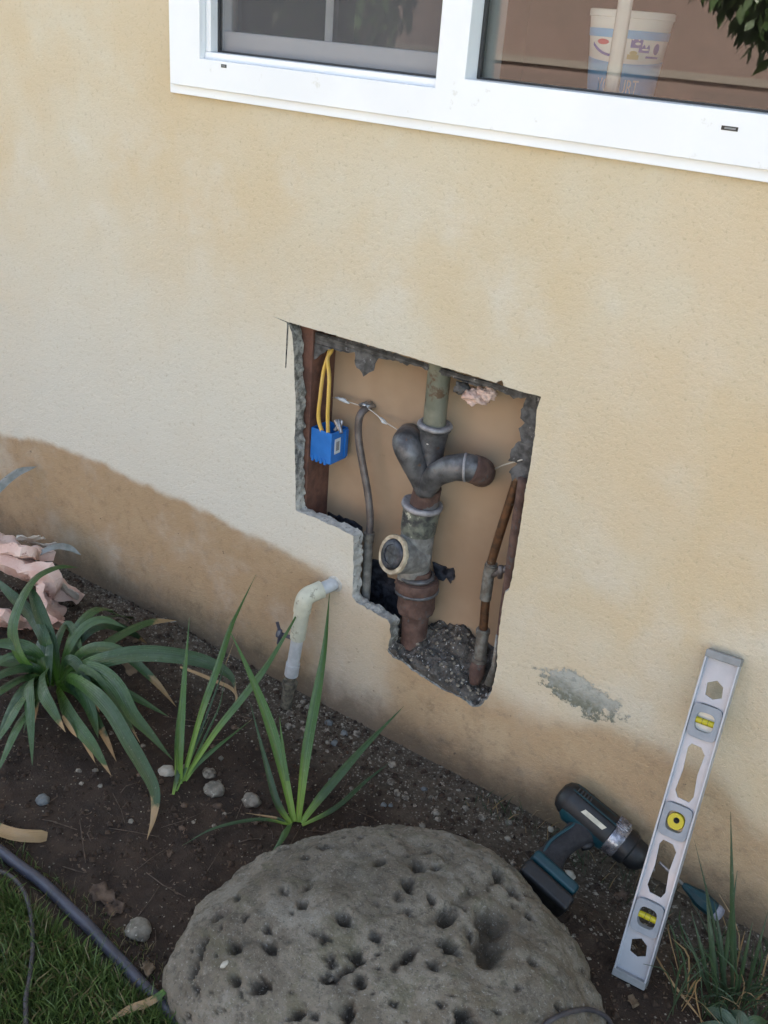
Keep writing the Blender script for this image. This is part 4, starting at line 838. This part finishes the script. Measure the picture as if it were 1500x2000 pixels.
for pts, wp, dry in [
 ([(352, 1530, .01), (352, 1447, .10), (360, 1330, .19), (370, 1205, .27)], 20, 0), ([(345, 1530, .01), (348, 1447, .08), (356, 1357, .15), (358, 1290, .19)], 17, 0),
 ([(356, 1525, .01), (392, 1397, .14), (420, 1318, .21), (448, 1232, .26), (467, 1190, .28), (500, 1122, .32)], 17, 0),
 ([(360, 1520, .01), (420, 1430, .10), (470, 1368, .15), (508, 1318, .2), (535, 1278, .23), (573, 1213, .28), (602, 1155, .31)], 18, 0),
 ([(362, 1525, .01), (385, 1492, .03), (425, 1458, .06), (492, 1405, .09)], 13, .03), ([(358, 1525, .01), (387, 1440, .09), (425, 1340, .18), (463, 1237, .25)], 6, .2),
 ([(360, 1525, .01), (400, 1440, .08), (428, 1380, .12), (440, 1320, .16)], 6, 0), ([(338, 1552, .003), (350, 1500, .04), (362, 1440, .08)], 12, 0), ([(345, 1545, .003), (372, 1480, .05), (410, 1400, .1)], 8, 0)]:
    L.leaf(Gs(pts), wp*.86, dry=dry, shape='sword', curl=.6)
build('leaves', L, M['blade'], plB, attrs=L.at)
plC = empty('strap_leaf_plant', tuple(G(577, 1612)), 'young bright green clump of five long pointed blades just behind the boulder', 'plant', 'strap leaved plants along the wall')
L = LeafMB()
for pts, wp, dry, rn in [
 ([(574, 1605, .01), (551, 1497, .10), (521, 1397, .18), (487, 1313, .24), (447, 1228, .29)], 26, 0, .9), ([(570, 1600, .01), (556, 1500, .10), (546, 1400, .18)], 16, 0, 1.0),
 ([(582, 1605, .01), (597, 1480, .12), (617, 1363, .20), (634, 1263, .27), (644, 1155, .335)], 25, 0, .7), ([(588, 1607, .01), (640, 1540, .06), (713, 1457, .11), (790, 1378, .16)], 22, 0, .3),
 ([(590, 1612, .01), (655, 1578, .03), (713, 1527, .05), (760, 1490, .07)], 12, 0, .1), ([(572, 1608, .01), (562, 1618, .05), (548, 1643, .05), (525, 1675, .03)], 18, .02, .6),
 ([(570, 1612, .01), (507, 1600, .03), (420, 1617, .03), (355, 1652, .012)], 8, 0, .2), ([(568, 1610, .01), (540, 1563, .05), (517, 1480, .11), (488, 1370, .18)], 18, 0, .05), ([(565, 1612, .01), (540, 1598, .02), (480, 1588, .015)], 7, .5, .2)]:
    L.leaf(Gs(pts), wp*.84, dry=dry, shape='sword', curl=.6, rnd=rn)
build('leaves', L, M['blade'], plC, attrs=L.at)
# leaf blades at the left, their glossy highlight painted as pale grey
for pts, wp, lab in (([(-70, 1010, .22), (-10, 960, .27), (30, 925, .30), (72, 911, .31)], 26, 'leaf blade with sheen painted pale grey, reaching in from the left edge above the pink insulation'), ([(60, 1090, .15), (105, 1068, .17), (135, 1070, .16), (158, 1084, .14)], 14, 'pale thin leaf blade beside the top of the pink insulation'), ([(240, 1240, .05), (270, 1222, .08), (310, 1212, .08), (345, 1214, .07)], 11, 'pale curled leaf tip on the soil right of the pink insulation')):
    L = LeafMB(); L.leaf(Gs(pts), wp, dry=0, curl=.3, blunt=False); tag(build('leaf_blade', L, M['palesheen'], None, attrs=L.at), lab, 'leaf')
# curled dry leaf hanging from the big plant, dry tan tips
L = LeafMB(); L.leaf(Gs([(352, 1303, .13), (385, 1315, .125), (420, 1330, .12), (452, 1345, .11), (462, 1365, .10), (448, 1388, .09)]), 7, dry=1.4); build('dry_tip', L, M['strap'], plA, attrs=L.at)
for q in ([(122, 1398, .095), (136, 1420, .09), (150, 1440, .08)], [(158, 1440, .075), (172, 1462, .07), (186, 1490, .05)]):
    L = LeafMB(); L.leaf(Gs(q), 9, dry=1.4); build('dry_tip', L, M['strap'], plA, attrs=L.at)

# weed clump at lower right
wd = empty('grass_weed', tuple(G(1420, 1965)), 'tall thin grass weed clump at the wall base right of the spirit level', 'weed')
L = LeafMB()
for bpx, tpx, z, wp in [((1400, 1970), (1378, 1735, ), .20, 11), ((1392, 1960), (1350, 1780), .15, 7), ((1430, 1960), (1427, 1585), .36, 9), ((1425, 1960), (1356, 1640), .30, 5), ((1440, 1960), (1426, 1672), .27, 5), ((1395, 1965), (1322, 1790), .12, 6), ((1450, 1970), (1500, 1780), .2, 7), ((1405, 1960), (1440, 1700), .24, 8), ((1420, 1965), (1395, 1760), .18, 9), ((1435, 1965), (1470, 1800), .18, 7)]:
    b = G(*bpx, .002); tt = G(*tpx, z)
    if tt.y > -.004: tt = P(*tpx, -.012)
    m_ = b.lerp(tt, .55)+Vector((0, -.01, .02)); L.leaf([b, m_, tt], wp, shape='sword', curl=.5)
rs = random.Random(3)
for k in range(110):
    b = G(rs.gauss(1425, 55), rs.gauss(1960, 35), .002); 
    if b.y > -.02: b.y = -.02-rs.random()*.08
    ln = rs.uniform(.04, .17); tt = b+Vector((rs.gauss(0, .35)*ln, rs.gauss(-.1, .35)*ln, ln)); tt.y = min(tt.y, -.006)
    L.leaf([b, b.lerp(tt, .55)+Vector((0, 0, .01)), tt+Vector((rs.gauss(0, .02), rs.gauss(-.012, .012), -.01))], w=rs.uniform(.0012, .0035), n=3, dry=rs.choice((0, 0, 0, 0, 0, 0, 1.5)), curl=.3)
build('blades', L, M['weed'], wd, attrs=L.at)
L = LeafMB()
for pts in ([(1440, 2030, .02), (1410, 1985, .05), (1375, 1968, .05)], [(1440, 2030, .02), (1445, 1990, .05), (1425, 1972, .05)], [(1440, 2035, .02), (1475, 2000, .05), (1500, 1995, .04)], [(1430, 2040, .02), (1400, 2010, .05), (1362, 2000, .04)]): L.leaf(Gs(pts), 34, shape='sword', curl=.15)
build('broad_leaves', L, M['weed'], wd, attrs=L.at)
L = LeafMB(); L.leaf(Gs([(1278, 1862, .02), (1310, 1915, .03), (1345, 1960, .02), (1375, 1998, .01)]), 5, dry=1.5); tag(build('dry_stalk', L, M['weed'], None, attrs=L.at), 'long thin tan dry stalk on the soil at the foot of the spirit level', 'stalk')

# lawn
L = LeafMB(); rs = random.Random(5)
def blade(L, b, ln, wd_, dry):
    an = rs.uniform(0, 6.283); lean = rs.uniform(.15, .9)*ln; tt = b+Vector((math.cos(an)*lean, math.sin(an)*lean, ln)); md = b.lerp(tt, .5)+Vector((0, 0, ln*.18))
    tan = (tt-b).normalized(); side = tan.cross(Vector((math.sin(an*3), math.cos(an*5), .4))).normalized(); r_ = rs.random()
    L.add([b-side*wd_, b+side*wd_, md-side*wd_*.8, md+side*wd_*.8, tt], [(0, 1, 3, 2), (2, 3, 4)])
    for u_ in (0, 0, .5, .5, 1): L.at['u'].append(u_)
    L.at['rnd'] += [r_]*5; L.at['dry'] += [dry]*5; L.at['side'] += [.5]*5
for k in range(26000):
    x = rs.uniform(-1.75, -.62); y = -.845-rs.random()**1.3*.45
    blade(L, Vector((x, y, -.002)), rs.uniform(.018, .055), rs.uniform(.0008, .0017), rs.choice((0, 0, 0, 0, 0, 1.5)))
for k in range(9000): blade(L, Vector((rs.uniform(-3, 1.6), -.85-rs.random()*1.6, -.002)), rs.uniform(.02, .05), rs.uniform(.0015, .003), 0)
for k in range(500): blade(L, Vector((rs.uniform(-1.6, -.75), rs.uniform(-.81, -.76), 0)), rs.uniform(.01, .03), .001, rs.choice((0, 1.5)))
tag(build('lawn_grass', L, M['lawn'], None, attrs=L.at), 'short green lawn grass in front of the purple grey edging', 'grass', kind='stuff')

# edging tube, drip tubes
pe = [G(-260, 1435, .012)]+[G(a, b, .014) for a, b in ((0, 1662), (80, 1722), (165, 1803), (230, 1872), (290, 1935), (345, 1990))]
pe = [Vector((-3.2, pe[1].y+.02, .01)), Vector((-2.0, pe[1].y+.01, .012))]+pe[1:]+[Vector((-.70, pe[-1].y-.01, .012)), Vector((-.45, pe[-1].y-.02, .01)), Vector((.9, pe[-1].y-.03, .01))]
mb = MB(); tube(mb, smooth_pts(pe, 12), .0108, 18); jitter(mb, .0016, 14)
tag(build('garden_edging', mb, M['hose'], None, loc=tuple(pe[3])), 'purple grey tube edging between lawn and soil', 'edging')
mb = MB(); tube(mb, smooth_pts([G(-80, 1690, .02), G(0, 1702, .03), (G(38, 1728, .03)), G(58, 1775, .028), G(64, 1840, .03), G(58, 1910, .028), G(50, 1960, .03), G(55, 2060, .02)], 8), .0042, 10)
tag(build('drip_line', mb, M['drip'], None, loc=tuple(G(60, 1840))), 'thin black drip tube snaking over the lawn at lower left', 'drip tube')
pa = []
for a, b in ((1045, 2040), (1060, 2006), (1085, 1984), (1115, 1974), (1150, 1974), (1180, 1988), (1196, 2010), (1200, 2050)):
    h, n_ = onrock(a, b)
    pa.append((h+n_*.004) if h else G(a, b, .02))
mb = MB(); tube(mb, smooth_pts(pa, 6), .0042, 10); tag(build('drip_line', mb, M['drip'], None, loc=tuple(pa[3])), 'black drip tube looped over the lower right flank of the boulder', 'drip tube')

# ------------------------------------------------------------------ pink insulation heap
pk = empty('insulation_heap', tuple(G(60, 1230)), 'crumpled heap of pink fibreglass insulation between the wall and the big plant', 'insulation')
mb = MB()
def crumple(mb, c, ux_, vx_, su, sv, amp, sc_n, thick=.008, seed=0, n=20):
    c = Vector(c); nn = ux_.cross(vx_).normalized(); vs = []
    for s_ in (0, 1):
        for i in range(n+1):
            for j in range(n+1):
                u = i/n-.5; v = j/n-.5; e_ = 1+.35*noise.noise(Vector((math.atan2(v, u)*1.2, seed, 0)))
                p = c+ux_*(u*su*e_)+vx_*(v*sv*e_); q = Vector((u*sc_n+seed, v*sc_n, seed*.37))
                h = amp*(1-2*abs(noise.noise(q)))+amp*.5*(1-2*abs(noise.noise(q*2.3)))+.003*noise.noise(q*9)-.5*amp*(u*u+v*v)*3
                vs.append(p+nn*(h-s_*thick))
    m = (n+1)*(n+1); fs = [(i*(n+1)+j, i*(n+1)+j+1, (i+1)*(n+1)+j+1, (i+1)*(n+1)+j) for i in range(n) for j in range(n)]
    fs += [tuple(k+m for k in f[::-1]) for f in fs[:]]
    bd = [(i, 0) for i in range(n)]+[(n, j) for j in range(n)]+[(i, n) for i in range(n, 0, -1)]+[(0, j) for j in range(n, 0, -1)]
    ix = [i*(n+1)+j for i, j in bd]; fs += [(ix[k], ix[(k+1) % len(ix)], ix[(k+1) % len(ix)]+m, ix[k]+m) for k in range(len(ix))]
    mb.add(vs, fs)
Xv = Vector((1, 0, 0))
crumple(mb, G(45, 1115, .10), Vector((.97, .1, -.1)).normalized(), Vector((0, -.55, .8)).normalized(), .27, .17, .026, 1.7, .03, 1)
crumple(mb, G(20, 1070, .16), Vector((.95, .2, .05)).normalized(), Vector((0, -.8, .5)).normalized(), .19, .12, .022, 1.6, .025, 5)
crumple(mb, G(105, 1195, .05), Vector((.8, -.3, -.3)).normalized(), Vector((.3, -.55, .6)).normalized(), .13, .14, .02, 1.6, .02, 9)
crumple(mb, G(0, 1200, .05), Vector((.95, .1, 0)).normalized(), Vector((0, -.6, .7)).normalized(), .16, .15, .02, 1.7, .02, 13)
build('batt', mb, M['pink'], pk, smooth=False)
for cc, u_, v_c, su, sv, am, sn, th_, sd_ in ((G(125, 1148, .09), (.75, -.1, .6), (-.3, -.5, .75), .055, .09, .006, 2, .002, 3), (G(88, 1062, .15), (.9, .3, .1), (0, -.7, .6), .09, .035, .008, 2, .002, 7), (G(60, 1050, .17), (.9, .3, .3), (0, -.7, .6), .08, .03, .008, 2, .002, 11)):
    mb = MB(); crumple(mb, cc, Vector(u_).normalized(), Vector(v_c).normalized(), su, sv, am, sn, th_, sd_, 14); tag(build('paper_facing', mb, M['kraft'], pk), 'torn tan paper facing of the insulation')
# ------------------------------------------------------------------ stones, leaves, litter
def stone(px, py, rpx, mk, lab, group=None, flat=.65, z=0, seed=0):
    p = G(px, py, 0); r = rpx/ppm(p); p.z = gz(p.x, p.y)+r*.25
    mb = MB(); lump(mb, p, r*1.05, r*.95, r*flat, .32, 1.4, 3, seed*1.7); o = build('stone', mb, M[mk], None, loc=tuple(p)); return tag(o, lab, 'stone', group)
stone(271, 1818, 24, 'stone', 'rough cream stone on the soil between edging and boulder', seed=1)
stone(419, 1545, 20, 'stone', 'smooth round beige stone just right of the narrow clump base', seed=2, flat=.5)
stone(491, 1568, 17, 'stone', 'squarish pale stone left of the young clump behind the boulder', seed=3)
stone(326, 1508, 15, 'chip', 'white stone tucked left of the narrow clump base', seed=4, flat=.5)
stone(84, 1566, 13, 'slate', 'blue grey pebble alone on dark soil under the big plant', seed=5, flat=.7)
stone(409, 1512, 13, 'gravel', 'dull grey stone half buried above the round beige stone', seed=6)
stone(425, 1577, 9, 'leafdry', 'small reddish stone below the round beige stone', seed=7)
stone(1113, 1706, 10, 'chip', 'small cream pebble beside the drill battery', seed=8, flat=.9)
stone(1075, 1622, 6, 'chip', 'tiny white pebble near the drill rear', seed=9, flat=.9)
rs = random.Random(11); n = 0
for k in range(46):
    px = rs.uniform(560, 1010); line = 1040+.527*px; py = line+rs.uniform(12, 150)*(1 if px > 640 else .8)
    stone(px, py, rs.uniform(3.5, 8), rs.choice(('gravel', 'gravel', 'stone', 'gravel', 'slate')), 'small rough pebble scattered on the soil strip below the wall opening', 'pebbles along the foot of the wall', seed=20+k, flat=.7)
for k in range(26):
    px = rs.uniform(150, 470); py = rs.uniform(1400, 1620)
    stone(px, py, rs.uniform(3, 6), rs.choice(('gravel', 'stone', 'leafdry')), 'tiny pebble lying in the dark soil around the plants', 'pebbles in the planting soil', seed=80+k, flat=.6)
for (a, b, r, mk, lab) in ((441, 1884, 8, 'chip', 'white leaf shaped chip on the left of the boulder top'), (648, 1911, 6, 'stone', 'cream grain sitting in a pit of the boulder'), (869, 1883, 6, 'stone', 'cream grain on the right of the boulder top')):
    h, n_ = onrock(a, b); mb = MB(); r /= ppm(h); lump(mb, h+n_*r*.3, r*.7, r*1.3, r*.5, .3, 1.3, 2, a); tag(build('stone_chip', mb, M[mk], None, loc=tuple(h)), lab, 'chip')
def deadleaf(px, py, spx, ang, lab, mk='leafdry', seed=0, group=None):
    p = G(px, py, 0); s_ = spx/ppm(p); p.z = gz(p.x, p.y)+.008; a = Vector((math.cos(ang), math.sin(ang), .1)).normalized(); b = Vector((-math.sin(ang), math.cos(ang), .2)).normalized()
    mb = MB(); n = 12; vs = []
    for i in range(n+1):
        t = i/n; wv = math.sin(math.pi*min(1, t*1.02))**.8*.32*(1+.25*math.sin(t*17+seed))
        for c in (-1, -.5, 0, .5, 1): q = p+a*((t-.5)*s_)+b*(c*wv*s_); q.z += .25*s_*abs(c)*wv+.12*s_*math.sin(t*4+seed)+.003*math.sin(c*5+t*9+seed); vs.append(q)
    mb.add(vs, [(i*5+k, i*5+k+1, (i+1)*5+k+1, (i+1)*5+k) for i in range(n) for k in range(4)]); b0 = len(mb.v)
    o = build('dead_leaf', mb, M[mk], None, loc=tuple(p)); tag(o, lab, 'dead leaf', group); m = o.modifiers.new('s', 'SOLIDIFY'); m.thickness = .0006; return o
deadleaf(200, 1750, 60, .3, 'brown curled dead leaf above the rough cream stone', seed=1); deadleaf(222, 1775, 50, 1.2, 'folded brown dead leaf just left of the rough cream stone', seed=2)
deadleaf(225, 1258, 26, .5, 'small tan dead leaf on the soil right of the insulation', 'leaftan', 3); deadleaf(268, 1265, 20, 1.4, 'tiny pale dead leaf under the arching strap leaf', 'leaftan', 4)
deadleaf(255, 1312, 46, 2.6, 'tan dead leaf half under the big clump', 'leaftan', 5); deadleaf(332, 1670, 20, 2.2, 'small reddish dead leaf on bare soil left of the boulder', 'leafdry', 6)
deadleaf(290, 1905, 40, 2.4, 'long brown dead leaf beside the edging near the boulder', 'leaftan', 7); deadleaf(1235, 1960, 34, 2.0, 'pale torn dead leaf on soil below the spirit level', 'leaftan', 8); deadleaf(1215, 1740, 34, .8, 'grey brown dead leaf between drill and level', 'leafdry', 9)
deadleaf(500, 1610, 26, .1, 'greyish dead leaf at the young clump base', 'leafdry', 10)
L = LeafMB(); L.leaf([G(335, 1925, .04), G(295, 1955, .035), G(250, 1972, .03), G(208, 1998, .02)], 16, dry=.72, rnd=.5); tag(build('fallen_strap_leaf', L, M['strap'], None, attrs=L.at), 'dry tan strap leaf with green end crossing the edging at the boulder', 'leaf')
# fine litter
mb = MB(); rs = random.Random(21)
for k in range(7500):
    x = rs.uniform(-2.4, .15); y = -rs.random()*.82
    if (x+.62)**2+(y+.5)**2 < .09: continue
    z = gz(x, y)+.001; l = rs.uniform(.001, .0048); an = rs.uniform(0, 6.28); wv = l*rs.uniform(.15, .5); a = Vector((math.cos(an), math.sin(an), rs.uniform(-.3, .3)))*l; b = Vector((-math.sin(an), math.cos(an), rs.uniform(-.5, .5)))*wv; c = Vector((x, y, z)); d = Vector((0, 0, wv*.6))
    mb.add([c-a-b, c+a-b*.6, c+a*.8+b, c-a*.7+b, c+d], [(0, 1, 4), (1, 2, 4), (2, 3, 4), (3, 0, 4)])
tag(build('soil_litter', mb, M['leafdry'], None, smooth=False), 'fine bark crumbs and leaf litter over the dark soil', 'litter', kind='stuff')
mb = MB(); rs = random.Random(22)
def bits(mb, x, y, l):
    z = gz(x, y)+l*.2; c = Vector((x, y, z)); q = [Vector((rs.uniform(-1, 1), rs.uniform(-1, 1), rs.uniform(-.5, 1)))*l for _ in range(4)]
    v = [c+Vector((l, 0, 0))*rs.uniform(.5, 1.1), c-Vector((l, 0, 0))*rs.uniform(.5, 1.1), c+Vector((0, l, 0))*rs.uniform(.5, 1.1), c-Vector((0, l, 0))*rs.uniform(.5, 1.1), c+Vector((rs.uniform(-.3, .3)*l, 0, l*.7)), c-Vector((0, 0, l*.5))]
    mb.add(v, [(0, 2, 4), (2, 1, 4), (1, 3, 4), (3, 0, 4), (2, 0, 5), (1, 2, 5), (3, 1, 5), (0, 3, 5)])
for k in range(6500):
    x = rs.uniform(-2.3, .2); y = -abs(rs.gauss(0, .11))
    if y < -.7: continue
    bits(mb, x, y, rs.uniform(.0012, .0035)*(1 if rs.random() < .9 else 2))
for k in range(2200): bits(mb, rs.uniform(-2.2, .1), -rs.random()*.8, rs.uniform(.001, .003))
tag(build('gravel', mb, M['gravel'], None, smooth=False), 'fine grit and crumbs of stucco along the foot of the wall', 'gravel', kind='stuff')
mb = MB(); rs = random.Random(23)
for k in range(130):
    x = rs.uniform(-1.9, -.1); y = -rs.random()*.75; z = gz(x, y)+.003; an = rs.uniform(0, 3.14); l = rs.uniform(.015, .06); a = Vector((math.cos(an), math.sin(an), rs.uniform(0, .12)))*l
    c = Vector((x, y, z)); tube(mb, [c-a, c+Vector((rs.gauss(0, .003), rs.gauss(0, .003), .003)), c+a], rs.uniform(.0005, .0012), 5)
tag(build('twigs', mb, M['twig'], None), 'thin dry twigs and straw over the soil', 'twigs', kind='stuff')
L = LeafMB(); rs = random.Random(24)
for k in range(260):
    x = rs.uniform(-.75, .2); y = -.01-rs.random()*.22*(1 if x > -.3 else .3); blade(L, Vector((x, y, gz(x, y))), rs.uniform(.01, .05), rs.uniform(.0006, .0013), rs.choice((0, 0, 1.5)))
tag(build('weed_sprouts', L, M['weed'], None, attrs=L.at), 'tiny weed sprouts in the soil at the right', 'weeds', kind='stuff')

mb = MB(); rs = random.Random(31)
for k in range(5200): bits(mb, rs.uniform(-2.2, .1), -rs.random()**1.1*.82, rs.choice((.002, .003, .004, .006, .009))*rs.uniform(.7, 1.3))
M['clod'] = mat('soil_clod', (.020, .0118, .0072), (.055, .035, .022), 60, .95, 0, .7, 200)
tag(build('soil_clods', mb, M['clod'], None, smooth=False), 'small dark crumbly clods of soil', 'soil', kind='stuff')
# ------------------------------------------------------------------ behind the camera: what the window mirrors
nb = empty('neighbour_house', (-4, -8.5, 0), 'pinkish stucco neighbouring house mirrored in the right window pane', 'house')
mb = MB(); box(mb, (-12, -9.3, 0), (1.0, -8.5, 4.2)); build('wall', mb, M['pinkstucco'], nb, smooth=False)
mb = MB(); box(mb, (-12, -8.5, 1.18), (1.0, -8.475, 1.245)); build('band', mb, M['trim'], nb, smooth=False)
mb = MB(); box(mb, (-6.5, -8.5, .0), (-4.6, -8.46, 1.1)); box(mb, (-3.6, -8.5, .0), (-2.0, -8.46, 1.1)); build('door', mb, M['garage'], nb, smooth=False)
mb = MB(); box(mb, (-12.3, -9.6, 4.2), (1.3, -8.2, 4.5)); build('roof', mb, M['roofm'], nb, smooth=False)
def tree(name, base, h, crown, lab, nleaf, ls, seed=0):
    t_ = empty(name, base, lab, 'tree', 'trees mirrored in the window'); rs = random.Random(seed); mb = MB()
    b = Vector(base); tube(mb, smooth_pts([b, b+Vector((.1, .05, h*.4)), b+Vector((0, 0, h*.8)), b+Vector((.1, 0, h))], 5), [.16, .12, .08, .04], 12)
    for (c, r) in crown: tube(mb, [b+Vector((0, 0, h*.55)), (b+Vector((0, 0, h*.8))).lerp(Vector(c), .6), Vector(c)], [.06, .03, .01], 8)
    build('trunk', mb, M['bark'], t_)
    L = LeafMB()
    for k in range(nleaf):
        c, r = crown[rs.randrange(len(crown))]; d = Vector((rs.gauss(0, 1), rs.gauss(0, 1), rs.gauss(0, 1))).normalized()*(rs.random()**.45)
        p = Vector(c)+Vector((d.x*r[0], d.y*r[1], d.z*r[2])); a = Vector((rs.gauss(0, .5), rs.gauss(0, .5), -1)).normalized()*ls*rs.uniform(.6, 1.3); s_ = a.cross(Vector((rs.gauss(0, 1), rs.gauss(0, 1), rs.gauss(0, 1)))).normalized()*ls*.22
        L.add([p, p+a*.5+s_, p+a, p+a*.5-s_], [(0, 1, 2, 3)]); rr_ = rs.random()
        L.at['u'] += [.5, .7, .9, .7]; L.at['rnd'] += [rr_]*4; L.at['dry'] += [0]*4; L.at['side'] += [.5]*4
    build('crown', L, M['foliage'], t_, attrs=L.at)
tree('garden_tree', (-.8, -4.4, 0), 3.2, [((-1.66, -4.1, 1.80), (.24, .3, .34)), ((-1.95, -4.1, 1.95), (.28, .3, .22)), ((-2.25, -4.1, 2.06), (.24, .3, .15)), ((-1.8, -4.1, 1.85), (.25, .3, .25)), ((-1.45, -4.1, 1.9), (.2, .3, .4)), ((-.8, -4.2, 2.6), (.9, .8, .6)), ((-1.3, -4.2, 2.9), (.9, .8, .5))], 'leafy tree whose drooping branch is mirrored at the right pane', 5200, .11, 1)
tree('hedge_tree', (-5.6, -5.6, 0), 3.4, [((-6.3, -5.4, 1.2), (1.3, .8, 1.2)), ((-5.9, -5.5, 1.9), (.9, .8, .9)), ((-6.5, -5.6, 2.0), (1.3, .8, 1.1)), ((-6.3, -5.6, 3.0), (1.4, .9, .9)), ((-7.6, -5.8, 1.6), (1.2, .9, 1.5))], 'dense dark tree mirrored in the screened left pane', 9000, .16, 2)
